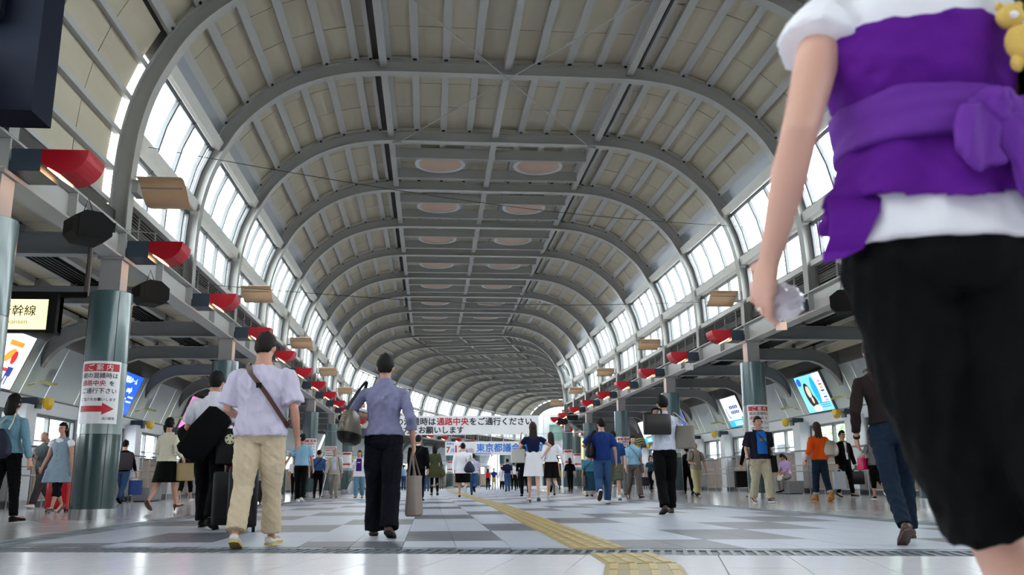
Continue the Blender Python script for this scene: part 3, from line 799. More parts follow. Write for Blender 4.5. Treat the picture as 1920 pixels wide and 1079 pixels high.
tact((1.03+.018*13, 19.9), (1.0, 58), .41, 60)
TS.obj('far_tactile_tiles', T_Y, floor, kind='stuff'); RS.obj('far_ridges', T_Y2, floor, kind='stuff')

# ------------------------------------------------------------------ outside
M().box(-150, 150, -60, 260, -7.2, -7).obj('ground', mat('outside_ground_grey', (150, 150, 150), .9), kind='structure')
BLD = mat('building_beige', (196, 184, 166), .8, var=.06, scale=.5)
def tower(x, y, w, d, h, mt, label, nf, nc):
    r = empty('building', (x, y, -7), 0, label, 'building')
    M().box(-w/2, w/2, -d/2, d/2, 0, h).obj('wall', mt, r)
    fx = -1 if x > 0 else 1
    mm = M()
    for i in range(nf):
        for j in range(nc):
            z = 1.5+i*3.4; y0 = -d/2+1+j*(d-2)/nc
            mm = M().box(min(fx*w/2, fx*(w/2+.06)), max(fx*w/2, fx*(w/2+.06)), y0, y0+(d-2)/nc*.7, z, z+1.8); mm.obj('window', FRAME, r)
    M().box(-w/2-.3, w/2+.3, -d/2-.3, d/2+.3, h, h+.5).obj('parapet', mt, r)
tower(27, 24, 10, 16, 12.5, BLD, 'plain beige building seen through the windows behind the orange-topped woman', 2, 4)
tower(34, 66, 14, 26, 15, mat('building_pale', (205, 208, 212), .7), 'pale office block outside the far right-hand windows', 4, 7)
tower(-34, 52, 14, 30, 13, mat('building_white', (225, 226, 228), .7), 'white office block outside the far left-hand windows', 3, 7)
LEAF = mat('leaf_green', (96, 140, 62), .6, var=.4, scale=5); BARK = mat('bark', (88, 76, 62), .9)
def tree(x, y, h, r_, seed, label):
    rnd = random.Random(seed); t = empty('tree', (x, y, -7), 0, label, 'tree', 'trees outside the right-hand windows')
    M().tube([(0, 0, 0), (.1, 0, h*.5), (0, .1, h)], [.22, .15, .06], 8).obj('trunk', BARK, t)
    br = M()
    for i in range(9):
        a = rnd.random()*6.28; z = h*(.5+.4*rnd.random()); br.tube([(0, 0, z), (math.cos(a)*r_*.5, math.sin(a)*r_*.5, z+.6), (math.cos(a)*r_*.9, math.sin(a)*r_*.9, z+1)], [.06, .04, .015], 5)
    br.obj('branch', BARK, t)
    lf = M()
    for i in range(5200):
        a = rnd.random()*6.28; q = rnd.random()**.5; zz = rnd.uniform(-1, 1); rad = r_*q*math.sqrt(max(0, 1-zz*zz))*(1+.25*math.sin(a*3+zz*4))
        c = Vector((math.cos(a)*rad, math.sin(a)*rad, h*.92+zz*r_*.95)); u = Vector((rnd.gauss(0, 1), rnd.gauss(0, 1), rnd.gauss(0, .5))).normalized(); v = u.orthogonal().normalized()
        s_ = .07+.05*rnd.random(); lf.add([c-u*s_, c+v*s_*.5, c+u*s_, c-v*s_*.5], [(0, 1, 2, 3)])
    lf.obj('foliage', LEAF, t, kind='stuff')
tree(17.2, 33, 9.4, 2.6, 1, 'leafy green tree outside the windows behind the seated woman')
tree(20.5, 26.5, 9.2, 2.0, 2, 'leafy green tree just left of the beige building outside')
tree(16.6, 20.5, 9.4, 1.9, 3, 'leafy green tree outside, behind the woman with the pink bag')
tree(17.5, 15.5, 9.2, 2.4, 4, 'leafy green tree outside, next to the black-trousered woman')

# far end: open arch with bright building front and the gate zone beneath
gf = empty('station_building', fr(K1+5, 0, 0), -AEND, 'white panelled building front beyond the open arch at the hall end', 'building')
WP = mat('facade_white', (225, 232, 236), .5, var=.03)
for i in range(12):
    for j in range(5):
        M().box(-30+i*5+.04, -30+(i+1)*5-.04, 0, .3, 3.6+j*3.6+.04, 3.6+(j+1)*3.6-.04).obj('facade_panel', WP, gf)
M().box(-30, 30, .3, 1, 0, 24).obj('backing', WALLP, gf)
gz = empty('gate_zone', fr(K1+.6, 0, 0), -AEND, 'dark gate zone with lit cream signs crossing the far end of the hall', 'gate')
DG = mat('gate_dark_green', (30, 44, 44), .5); CREAM = mat('sign_cream_lit', (250, 238, 180), .5, emit=1.0, var=.05)
M().box(-11.4, 13, .5, .9, 0, 4.3).obj('back_wall', DG, gz)
M().box(-11.4, 13, 0, .5, 4.0, 5.2).obj('fascia_beam', WALLP, gz)
GW = mat('gate_grey_wall', (116, 124, 124), .5); GG = mat('gate_green_glass', (44, 78, 68), .15)
for i in range(12):
    M().box(-11.4+i*2.03+.02, -11.4+(i+1)*2.03-.02, .1, .5, 5.25, 8.2).obj('upper_panel', GW, gz)
for x_ in (-4.6, -2.9): M().box(x_, x_+1.5, .0, .1, 4.3, 7.0).obj('glass_panel', GG, gz)
for i in range(5):
    f = M().box(-5.6+i*1.45, -4.3+i*1.45, -.15, 0, 2.55, 3.85).obj('sign_board', CREAM, gz)
    for j in range(2): M().box(-5.4+i*1.45, -4.6+i*1.45, -.17, -.15, 3.35-.35*j, 3.5-.35*j).obj('sign_line', INK, f)
for i in range(9): M().box(-11+i*2.6, -10.75+i*2.6, -.2, .3, 0, 4).obj('gate_post', WALLP, gz)
M().box(1.0, 4.5, .3, .5, 0, 4.0).obj('white_partition', WALLW, gz)
shp = empty('shop_front', (16.7, 100.4, 0), -AEND, 'dark shop front with lit gold sign beyond the right-hand columns', 'shop front')
M().box(-1.2, 1.2, -.3, .3, 0, 2.9).obj('front', DG, shp)
f = M().box(-.75, .75, -.35, .2, 2.9, 5.3).obj('sign_band', mat('gold_lit', (205, 180, 90), .5, emit=.9, var=.2), shp)
M().lathe([(.28, 0), (.28, .03)], (-.1, 0, 0), 20).obj('emblem', AD_W, f, xf=lambda x, y, z: (x, -.38+z, 4.6+y))
M().prism([(-.35, 3.3), (.15, 3.3), (.15, 3.6), (.3, 3.6), (-.1, 3.9), (-.5, 3.6), (-.35, 3.6)], -.38, -.35).obj('emblem', AD_W, f, xf=lambda x, y, z: (x, z, y))
# ------------------------------------------------------------------ banners, wires, speakers, signs
def banner(name, x0, x1, y, z0, z1, label, lines, skew=0., sag=.0):
    r = empty(name, (x0, y, z0), 0, label, 'banner'); W = x1-x0; H_ = z1-z0
    m = M(); R = []; n = 40
    def wav(x, z): return .03*math.sin(x*2.1+z)+.015*math.sin(x*5.3+2*z)
    for i in range(n+1):
        x = W*i/n; c = []
        for j in range(7): c.append((x, wav(x, H_*j/6), H_*j/6+skew*x/W))
        for j in range(6, -1, -1): c.append((x, wav(x, H_*j/6)+.006, H_*j/6+skew*x/W))
        R.append(c)
    m.loft(R); cl = m.obj('cloth', WHITE, r)
    for body, size, x, z, mt, b in lines:
        text_mesh(body, size, mt, 'lettering', cl, lambda v, x=x, z=z: (v[0]+x, wav(v[0]+x, v[1]+z)-.012, v[1]+z+skew*(v[0]+x)/W), bold=b)
    m = M()
    for zz in (.03, H_-.03):
        m.tube([(0, 0, zz), (-3.5, .2, zz+.25)], .008, 4); m.tube([(W, 0, zz+skew), (W+2.6, .2, zz+skew+.1)], .008, 4)
    m.obj('guy_line', STEEL, r)
banner('banner', -2.3, 5.45, 44, 2.80, 3.74, 'wide white cloth banner with two lines of black and red Japanese text',
       [('朝の混雑時は', .40, .2, .50, INK, .016), ('通路中央', .40, .2+.405*6, .50, REDI, .018), ('をご通行ください', .40, .2+.405*10, .50, INK, .016), ('ご協力をお願いします', .38, .2, .09, INK, .016)])
BLU = mat('print_blue', (40, 120, 215), .5, var=.02)
banner('banner', .98, 8.4, 56, 2.15, 3.0, 'white election banner with red date and blue Japanese characters, behind and below the other',
       [('投票日', .16, .08, .66, BLU, .004), ('7', .5, .05, .18, REDI, .02), ('月', .26, .34, .2, BLU, .008), ('12', .62, .52, .17, REDI, .022), ('日', .26, 1.16, .2, BLU, .008), ('(日)', .26, 1.4, .2, REDI, .006), ('東京都議会議員選挙', .56, 1.95, .24, BLU, .022), ('東京都選挙管理委員会', .12, 1.7, .05, BLU, .002)])
for (a, b, lab) in ((fr(0, -6.3, 5.9), fr(1.9, 9.5-2.8, 7.0), 'thin wire across the vault at the second arch'), (fr(1, -6.4, 4.5), fr(2.4, 6.5, 5.4), 'lower thin wire strung across the hall between the lamps')):
    a = Vector(a); b = Vector(b); pts = [a.lerp(b, i/16)-Vector((0, 0, .25*math.sin(math.pi*i/16))) for i in range(17)]
    tag(M().tube(pts, .006, 4).obj('wire', DARK), lab, 'wire', 'thin wires across the hall')
for (u0, u1, lab) in ((-2.6, 2.6, 'cross-brace rod running from the left grid corner up over the camera'), (2.6, -2.6, 'cross-brace rod running from the right grid corner up over the camera')):
    a = Vector(fr(2, u0, 9.26)); b = Vector(fr(0, u1, 9.26))
    r = empty('brace_rod', (0, 0, 0), 0, lab, 'rod', 'cross-brace rods under the vault')
    M().tube([a, b], .012, 6).obj('rod', PAINT, r); c = a.lerp(b, .28); d = (b-a).normalized()
    for q in (.28, .72):
        c = a.lerp(b, q); M().tube([c-d*.18, c-d*.12, c+d*.12, c+d*.18], [.014, .035, .035, .014], 8).obj('turnbuckle', PAINT, r)
    M().box(-.12, .12, -.05, .05, -.01, .02, xf=lambda x, y, z: (a.x+x, a.y+y, a.z+z)).obj('end_plate', PURL, r)
def speaker(loc, rz, w, label):
    r = empty('loudspeaker', loc, rz, label, 'loudspeaker', 'black loudspeakers under the beams')
    P = [(-.5, -.18), (-.5, .2), (-.2, .42), (.2, .42), (.5, .2), (.5, -.18), (.3, -.38), (-.3, -.38)]
    m = M(); m.loft([[(x*w, -.42*w, z*w) for x, z in P], [(x*w, .3*w, z*w) for x, z in P], [(x*w*.8, .42*w, z*w*.8) for x, z in P]]); m.obj('cabinet', BLACK, r)
    M().box(-.36*w, .36*w, -.44*w, -.42*w, -.28*w, .3*w).obj('grille', BLACK, r)
    M().tube([(-.15*w, 0, .4*w), (-.02, 0, .85*w), (.15*w, 0, .4*w)], .008, 5).obj('chain', DARK, r)
speaker((-4.52, 11.5, 3.78), .7, .50, 'black faceted loudspeaker hanging left of the tan reflector sheet')
speaker((-4.80, 15.1, 3.68), .7, .50, 'black loudspeaker hanging beyond the arrow poster column')
speaker((7.55, 15.0, 3.62), -.5, .5, 'black loudspeaker behind the woman in black trousers')
speaker(fr(8.6, 6.2, 3.95), -.6, .5, 'distant black loudspeaker beneath the red lamps on the right')
speaker(fr(9.4, 6.1, 3.9), -.6, .5, 'second distant black loudspeaker beneath the red lamps on the right')
speaker(fr(8.4, -6.2, 3.9), .6, .5, 'distant black loudspeaker beneath the red lamps on the left')
# spot lamps under the right beam
for (k, n_) in ((3.0, 'second'), (1.2, 'first')):
    r = empty('floodlight', fr(k, 6.2, 3.85), -.5, 'small white floodlight clamped under the right beam, %s from the camera' % n_, 'floodlight', 'floodlights under the right beam')
    M().box(-.12, .12, -.03, .03, -.1, .08).obj('head', WALLW, r); M().tube([(0, 0, .05), (.05, .05, .16)], .012, 5).obj('clamp', DARK, r)
# hanging direction sign on the left
r = empty('direction_sign', (-6.2, 13, 2.7), 0, 'lit cream direction sign in a black frame reading 新幹線 Shinkansen', 'sign')
M().box(-.95, .84, -.06, .06, -.05, .47).obj('frame', BLACK, r)
M().box(.72, .84, -.16, .06, -.08, .5).obj('end_post', BLACK, r)
f = M().box(-.9, .70, -.075, -.06, -.01, .43).obj('lit_face', mat('sign_face_lit', (250, 238, 180), .5, emit=.75, var=.04, scale=1), r)
text_mesh('新幹線', .17, INK, 'lettering', f, lambda v: (v[0]+.02, -.08, v[1]+.2), bold=.002)
text_mesh('Shinkansen', .10, mat('print_grey', (120, 112, 90), .5), 'lettering', f, lambda v: (v[0]-.02, -.08, v[1]+.07), bold=.0)
M().box(-1.2, 1.2, -.05, .05, .47, .55).obj('bar', BLACK, r)
M().tube([(1.17, 0, .5), (1.17, 0, 1.4)], .04, 8).obj('hanger', mat('hanger_brown', (60, 50, 46), .5), r)
# navy cabinet hanging at the top left corner
r = empty('hanging_cabinet', (-5.0, 9.4, 4.5), 0, 'dark navy hanging cabinet with rounded lobe in the top left corner', 'cabinet')
NAV = mat('cabinet_navy', (13, 20, 38), .7, spec=.2)
M().box(-.6, .68, -.2, .3, -.05, 2.6).obj('body', NAV, r)
M().lathe([(.3, 0), (.36, .1), (.36, 1.2), (.28, 1.35)], (-.05, -.35, .95), 24).obj('lobe', mat('cabinet_dark', (20, 26, 36), .4), r)
M().tube([(.2, .1, 2.5), (.2, .2, 4)], .03, 6).obj('hanger', DARK, r)
# conduit up the arch behind it
pts = [off(i, -.03) for i in np.arange(3, 22, 1.)]
tag(M().tube([fr(-1, u, z) for u, z in pts], .03, 6).obj('conduit_pipe', DARK), 'dark conduit pipe following the nearest arch at the top left', 'pipe')
r = empty('flag_string', (-4.9, 12.6, 4.2), 0, 'string with two dark green leaf-shaped flags by the second red lamp on the left', 'bunting')
M().tube([(-.1, 0, -.05), (.3, 0, -.08), (.9, .1, -.12)], .006, 4).obj('string', STEEL, r)
for q in (0, .28): M().box(q-.06, q+.06, -.01, .01, -.14, .0).obj('flag', mat('flag_green', (18, 44, 24), .7), r)
# granite bench blocks
GR = mat('granite_block', (128, 126, 130), .6, var=.2, scale=60)
for (x, y, l, lab) in ((11.85, 28.6, 1.3, 'grey granite bench block with a woman sitting on it'), (-8.68, 28.6, 1.3, 'grey granite bench block behind the beige-cardigan woman')):
    r = empty('bench', (x, y, 0), 0, lab, 'bench', 'granite bench blocks'); M().box(-.25, .25, -l/2, l/2, .03, .42).obj('block', GR, r); M().box(-.2, .2, -l/2+.05, l/2-.05, 0, .03).obj('plinth', DARK, r)

# ------------------------------------------------------------------ people
REMESH = []
def fabric(name, rgb, rough=.85, var=.06): return mat('cloth_'+name, rgb, rough, var=var, scale=9, bump=.12, bscale=60, spec=.12)
def ik(S_, T, l1, l2, pole):
    d = T-S_; L = min(d.length, (l1+l2)*.999); d = d.normalized(); T = S_+d*L
    a = (l1*l1-l2*l2+L*L)/(2*L); h = math.sqrt(max(0, l1*l1-a*a))
    p = Vector(pole); p = (p-d*p.dot(d)).normalized()
    return S_+d*a+p*h, T
def wrinkle(amp, seed, fx=7., fz=16.):
    rs = np.random.RandomState(seed); D = rs.randn(7, 3)*np.array([fx*4.2, fx*4.2, fz*1.5]); ph = rs.rand(7)*6.28
    def fn(me):
        n = len(me.vertices); co = np.empty(n*3); me.vertices.foreach_get('co', co); co = co.reshape(-1, 3)
        no = np.empty(n*3); me.vertices.foreach_get('normal', no); no = no.reshape(-1, 3)
        w = sum((1-1.6*np.abs(np.sin(.5*(co@D[i]*(1+.35*i)+ph[i]+1.5*np.sin(co@D[(i+2) % 7]*.22))))) / (1+.3*i) for i in range(7))
        co = co+no*(amp*w/2.0)[:, None]; me.vertices.foreach_set('co', co.ravel()); me.update()
    return fn
def fused(m, name, mt, parent, vox, fn=None, smooth=2, extra=None):
    o = m.obj(name, mt, parent)
    r = o.modifiers.new('r', 'REMESH'); r.mode = 'VOXEL'; r.voxel_size = vox; r.adaptivity = 0
    if smooth: s = o.modifiers.new('s', 'SMOOTH'); s.iterations = smooth; s.factor = .5
    def f2(me):
        if fn: fn(me)
        if extra:
            bm = bmesh.new(); bm.from_mesh(me); vs = [bm.verts.new(v) for v in extra.v]
            for f in extra.f:
                try: bm.faces.new([vs[i] for i in f])
                except ValueError: pass
            bm.to_mesh(me); bm.free()
    REMESH.append((o, f2)); return o
PERS = 0
def person(loc, rz, H, label, top=None, bottom=None, hair='short', hairm=None, legs='walkL', arms=None, female=False, shoe=None, lean=(0, 0), head=(0, 0),
           face=False, lat=(0, 0), detail=1, build=1., group=None, skin=None, sit=False, noise=1):
    """local frame: faces +y, x to its right.  arms: {'L': wrist target, 'R': ...} as fractions of the height"""
    global PERS; PERS += 1
    SK = skin or SKIN
    r = empty('person', loc, rz, label, 'person', group)
    W = (.92 if female else 1.)*build; vox = {0: .017, 1: .013, 2: .0085}[detail]
    J = {}
    Lx = Matrix.Rotation(lean[0], 3, 'X') @ Matrix.Rotation(lean[1], 3, 'Y')
    hipz = .50
    # legs: (thigh pitch fwd, knee bend, foot pitch toe-down) in degrees
    LG = {'walkL': ((22, 6, -8), (-16, 22, 34)), 'walkR': ((-16, 22, 34), (22, 6, -8)), 'passL': ((4, 2, 0), (-8, 52, 48)), 'passR': ((-8, 52, 48), (4, 2, 0)),
          'stand': ((2, 2, 0), (-2, 2, 0)), 'slowL': ((10, 3, -2), (-10, 14, 16)), 'slowR': ((-10, 14, 16), (10, 3, -2)), 'sit': ((84, 84, 0), (78, 86, 0)),
          'liftL': ((-4, 66, 66), (3, 2, 0)), 'liftR': ((3, 2, 0), (-4, 66, 66))}[legs]
    th, sh_ = .245, .225
    low = []
    for i, sx in ((0, -1), (1, 1)):
        lt = lat[i]
        a, kb, fp = [math.radians(q) for q in LG[i]]
        hp = Vector((sx*.052*W, 0, hipz)); kn = hp+Vector((sx*.004+lt, math.sin(a), -math.cos(a)))*th
        b = a-kb; an = kn+Vector((lt, math.sin(b), -math.cos(b)))*sh_
        fd = Vector((sx*.12, math.cos(-fp), math.sin(-fp))).normalized()
        J['hip%d' % i] = hp; J['knee%d' % i] = kn; J['ank%d' % i] = an; J['toe%d' % i] = an+fd*.105+Vector((0, 0, -.022)); J['fd%d' % i] = fd
        heel = an-fd*.03; up_ = Vector((0, math.sin(fp), math.cos(fp)))
        low += [(heel-up_*.04).z, (an+fd*.10-up_*.04).z]
    dz = -min(low) if legs != 'sit' else (.43/H-hipz+.075)
    hl = .045 if shoe and shoe[0] == 'heel' else 0
    for k_ in list(J):
        if k_[:2] != 'fd': J[k_] = J[k_]+Vector((0, 0, dz+(hl*.8 if legs != 'sit' else 0)))
    hipc = Vector((0, 0, hipz+dz+(hl*.8 if legs != 'sit' else 0)))
    def T(v): return hipc+Lx@(Vector(v)-Vector((0, 0, hipz)))        # torso space -> local
    shw = (.098 if female else .110)*build
    for i, sx in ((0, -1), (1, 1)): J['sho%d' % i] = T((sx*shw, -.004, .792))
    ar = {'L': (-.155, .03, .475), 'R': (.155, .03, .475)}
    if legs in ('walkL', 'slowL', 'passL', 'liftR'): ar['L'] = (-.16, -.05, .475); ar['R'] = (.155, .10, .485)
    if legs in ('walkR', 'slowR', 'passR', 'liftL'): ar['R'] = (.16, -.05, .475); ar['L'] = (-.155, .10, .485)
    if arms: ar.update(arms)
    for i, (sd, sx) in enumerate((('L', -1), ('R', 1))):
        t = ar[sd]; pole = t[3:] if len(t) > 3 else (sx*.35, -1, -.25)
        tgt = T(t[:3]); J['elb%d' % i], J['wri%d' % i] = ik(J['sho%d' % i], tgt, .172, .152, pole)
    hd = Matrix.Rotation(head[0], 3, 'X') @ Matrix.Rotation(head[1], 3, 'Z')    # nod, turn
    def HP_(v): return T((0, .0, .875))+Lx@(hd@(Vector(v)-Vector((0, 0, .875))))
    P = lambda v: Vector(v)*H
    seg = 10 if detail == 0 else 14
    # ---- body: one fused surface
    b = M()
    def ring(c, hw, hd_, n=seg, mt=T, ex=2.3):
        out = []
        for j in range(n):
            t = 2*math.pi*j/n; ct, st = math.cos(t), math.sin(t)
            out.append(tuple(P(mt((c[0]+hw*math.copysign(abs(ct)**(2/ex), ct), c[1]+hd_*math.copysign(abs(st)**(2/ex), st), c[2])))))
        return out
    if female: TR = [(.475, .075, .055), (.51, .096, .064), (.55, .092, .062), (.61, .070, .052), (.66, .073, .053), (.72, .085, .062), (.77, .090, .056), (.81, .082, .045), (.833, .040, .034), (.86, .029, .031), (.90, .029, .031)]
    else: TR = [(.475, .075, .056), (.51, .093, .066), (.55, .092, .066), (.61, .085, .060), (.66, .087, .062), (.72, .098, .066), (.77, .104, .060), (.81, .096, .048), (.836, .046, .038), (.86, .034, .034), (.90, .034, .034)]
    TR = [(z, w*build, d*build) for z, w, d in TR]
    b.loft([ring((0, -.004 if z > .8 else 0, z), w, d) for z, w, d in TR])
    def HR(q):   # head shape
        x, y, z = q
        jaw = 1-.26*max(0, -z)**1.3; 
        return Vector((x*jaw*(1-.05*max(0, y)), y*(1-.10*max(0, -z))+(.10*max(0, -z) if y > 0 else -.02*max(0, z)), z))
    hc = Vector((0, .008, .932))
    m0 = M(); m0.ell((0, 0, 0), .0445, .0560, .0675, 16, 12, HR)
    HV = [tuple(P(HP_(Vector(v)+hc))) for v in m0.v]; b.add(HV, m0.f)
    for i, sx in ((0, -1), (1, 1)):
        e = M(); e.ell((sx*.046, -.004, -.006), .007, .012, .018, 8, 6); b.add([tuple(P(HP_(Vector(v)+hc))) for v in e.v], e.f)
    e = M(); e.ell((0, .060, -.012), .009, .012, .014, 8, 6); b.add([tuple(P(HP_(Vector(v)+hc))) for v in e.v], e.f)
    ex = M()
    fa = .92 if female else 1.
    for i, sx in ((0, -1), (1, 1)):
        s_, e_, w_ = J['sho%d' % i], J['elb%d' % i], J['wri%d' % i]
        m1 = s_.lerp(e_, .45); m2 = e_.lerp(w_, .3)
        b.tube([P(s_.lerp(T((0, 0, .79)), .15)), P(s_), P(m1), P(e_), P(m2), P(w_)], [.026*H*fa, .029*H*fa, .0265*H*fa, .0215*H*fa, .0225*H*fa, .0145*H*fa], 10)
        d = (w_-e_).normalized(); x = (hd if False else Vector((sx, 0, 0))); nrm = (Vector((-sx, .25, .1))-d*Vector((-sx, .25, .1)).dot(d)).normalized(); side = d.cross(nrm)
        # palm
        R_ = []
        for t, hw, ht in ((-.01, .013, .012), (.012, .020, .011), (.035, .0245, .010), (.055, .023, .008)):
            c = w_+d*t; R_.append([tuple(P(c+side*hw*math.cos(a_)+nrm*ht*math.sin(a_))) for a_ in [2*math.pi*j/10 for j in range(10)]])
        b.loft(R_)

        for q in range(4):
            off_ = (-.018+.012*q); ln = (.030, .036, .034, .026)[q] if sx*1 > 0 else (.026, .034, .036, .030)[q]
            p0 = w_+d*.050+side*off_; d1 = (d+nrm*.35).normalized(); p1 = p0+d1*ln*.5; d2 = (d+nrm*1.3).normalized(); p2 = p1+d2*ln*.5
            ex.tube([P(p0-d*.012), P(p1), P(p2)], [.0056*H, .0052*H, .0042*H], 6)
        ts = 1 if (side.y > 0) else -1
        p0 = w_+d*.012+side*ts*.017; p1 = p0+(d*.7+side*ts*.7+nrm*.2).normalized()*.022; p2 = p1+(d+nrm*.5).normalized()*.018
        ex.tube([P(p0-side*ts*.006), P(p1), P(p2)], [.0072*H, .0064*H, .005*H], 6)
        J['hand%d' % i] = w_+d*.065+nrm*.01
        kn, an, hp = J['knee%d' % i], J['ank%d' % i], J['hip%d' % i]
        cm = kn.lerp(an, .35)+Vector((0, -.006, 0))
        b.tube([P(hp), P(hp.lerp(kn, .45)), P(kn), P(cm), P(kn.lerp(an, .75)), P(an)], [.052*H*fa*build, .045*H*fa*build, .031*H*fa, .030*H*fa, .019*H, .0165*H], 10)
        fd = J['fd%d' % i]; b.tube([P(an), P(an+fd*.03+Vector((0, 0, -.02))), P(J['toe%d' % i])], [.018*H, .02*H, .014*H], 8)
    body = fused(b, 'body', SK, r, vox*1.05, extra=ex)
    # ---- face details
    if face:
        def dot(c, rx, ry, rz_, mt, nm):
            e = M(); e.ell(c, rx, ry, rz_, 8, 6); e.v = [tuple(P(HP_(Vector(v)+hc))) for v in e.v]; e.obj(nm, mt, r, smooth='all')
        for sx in (-1, 1):
            dot((sx*.018, .0535, .003), .0072, .003, .0035, BLACK, 'eye'); dot((sx*.019, .054, .014), .010, .003, .0018, hairm or HAIRB, 'eyebrow')
        dot((0, .0545, -.034), .012, .003, .0032, mat('lips', (166, 92, 86), .5), 'mouth')
    # ---- hair
    hm = hairm or HAIRB
    h_ = M()
    def HF(q):
        x, y, z = q
        q2 = HR(q)
        hairline = .30 if hair != 'bald' else .9
        infront = y > .30-.25*max(0, z)
        below = {'short': -.55, 'bob': -1.2, 'long': -1.2, 'tail': -.6, 'bald': -.2}[hair]
        s_ = 1.17
        if infront and z < .48: s_ = .86 if y > .42 else .98
        if z < below: s_ = .85
        if hair in ('bob', 'long') and z < -.5 and y > -.1: s_ = .85
        if hair == 'short' and abs(x) > .6 and z < -.12 and y > -.45: s_ = .93
        if hair == 'bald': s_ = 1.02 if (z < .45 and y < .1 and z > -.3) else .9
        wob = 1+.025*math.sin(9*x+5*y+7*z+PERS)+.02*math.sin(17*z+11*x+PERS*2)
        return q2*s_*(wob if s_ > 1.05 else 1)
    h_.ell((0, -.003, .004), .0445, .0560, .0675, 24, 18, HF)
    h_.v = [tuple(P(HP_(Vector(v)+hc))) for v in h_.v]
    if hair in ('long', 'bob'):
        L_ = .20 if hair == 'long' else .085; R_ = []
        for i in range(9):
            t = i/8; z = .945-(.03+L_)*t; w = .048+(.012*t if hair == 'long' else .006*t)-(.02*max(0, t-.8)/.2); d = .030-.008*t
            y = -.022-.014*math.sin(t*2.2)
            R_.append([tuple(P((HP_ if z > .9 else T)((w*math.cos(a_), y+d*math.sin(a_)*(1+.12*math.sin(a_*7)), z)))) for a_ in [2*math.pi*j/24 for j in range(24)]])
        h_.loft(R_)
    if hair == 'tail':
        h_.tube([P(HP_((0, -.055, .925))), P(HP_((0, -.078, .905))), P(HP_((0, -.075, .87))), P(HP_((0, -.065, .835)))], [.014*H, .019*H, .017*H, .006*H], 10)
        if True: h_.ell(tuple(P(HP_((0, -.052, .93)))), .02*H, .016*H, .02*H, 8, 6)
    h_.obj('hair', hm, r, smooth='all')
    # ---- bottoms
    def legtube(mm, i, upto, r0, r1, rk, ra, flare=0):
        hp, kn, an = J['hip%d' % i], J['knee%d' % i], J['ank%d' % i]
        if upto <= 1: end = hp.lerp(kn, upto); pts = [hp+Vector((0, 0, .01)), hp.lerp(end, .5), end]; rr = [r0, (r0+r1)/2, r1]
        else:
            end = kn.lerp(an, upto-1); pts = [hp+Vector((0, 0, .01)), hp.lerp(kn, .5), kn, kn.lerp(end, .5), end]; rr = [r0, r1, rk, (rk+ra)/2, ra]
        mm.tube([P(p) for p in pts], [q*H for q in rr], 14); return end
    bt = bottom or {'type': 'trousers', 'mat': BLACK}
    bmw = fa*build
    if bt['type'] in ('trousers', 'shorts', 'capri', 'cuffed'):
        mm = M(); wz = bt.get('waist', .595)
        mm.loft([ring((0, 0, .468), .074*build, .058), ring((0, 0, .50), TR[1][1]*1.09, TR[1][2]*1.13), ring((0, 0, .55), TR[2][1]*1.08, TR[2][2]*1.1), ring((0, 0, wz), TR[3][1]*1.10, TR[3][2]*1.12)])
        up = {'trousers': bt.get('len', 1.97), 'shorts': .93, 'capri': bt.get('len', 1.45), 'cuffed': 1.72}[bt['type']]
        lo = bt.get('loose', 1.)
        for i in (0, 1):
            if bt['type'] == 'shorts': legtube(mm, i, up, .060*bmw*lo, .056*bmw*lo, .05, .05)
            else: legtube(mm, i, up, .058*bmw, .052*bmw*lo, .041*lo, bt.get('hem', .034))
        o = fused(mm, {'trousers': 'trousers', 'shorts': 'shorts', 'capri': 'cropped_trousers', 'cuffed': 'jeans'}[bt['type']], bt['mat'], r, vox, wrinkle(.006*noise, PERS+40, 9, 22))
        if bt['type'] == 'cuffed':
            for i in (0, 1):
                kn, an = J['knee%d' % i], J['ank%d' % i]; a_ = kn.lerp(an, .68); c_ = kn.lerp(an, .80)
                M().tube([P(a_), P(c_)], .041*H, 14).obj('turned_up_cuff', bt['cuff'], r, smooth=True)
        if bt.get('belt'):
            mm = M(); mm.loft([ring((0, 0, wz-.012), TR[3][1]*1.13, TR[3][2]*1.16), ring((0, 0, wz+.006), TR[3][1]*1.13, TR[3][2]*1.16)]); mm.obj('belt', bt['belt'], r, smooth=True)
    elif bt['type'] == 'skirt':
        mm = M(); n = 48; hz = bt.get('hem', .30); wz = .62; R_ = []
        flare = bt.get('flare', 1.25); kmid = (J['knee0']+J['knee1'])/2
        for i in range(9):
            t = i/8; z = wz-(wz-hz)*t
            w = np.interp(t, [0, .12, .3, 1], [.080, .096, .107, .105*flare])*build; d = np.interp(t, [0, .12, .3, 1], [.060, .070, .078, .085*flare])
            pl = bt.get('pleat', .02)*t
            R_.append([tuple(P(T((0, 0, z)) + Vector((w*math.cos(a_)*(1+pl*math.sin(a_*14)), kmid.y*.5*t+d*math.sin(a_)*(1+pl*math.sin(a_*14)), 0)))) for a_ in [2*math.pi*j/n for j in range(n)]])
        mm.loft(R_); mm.obj('skirt', bt['mat'], r, smooth=True)
        if bt.get('belt'):
            mm = M(); mm.loft([ring((0, 0, wz-.014), .080, .060), ring((0, 0, wz+.006), .079, .060)]); mm.obj('waistband', bt['belt'], r, smooth=True)
        if bt.get('leggings'):
            for i in (0, 1):
                mm = M(); legtube(mm, i, 1.35, .05, .042, .036, .033); mm.obj('legging', bt['leggings'], r, smooth=True)
    # ---- tops
    tp = top or {'type': 'tee', 'mat': WHITE}
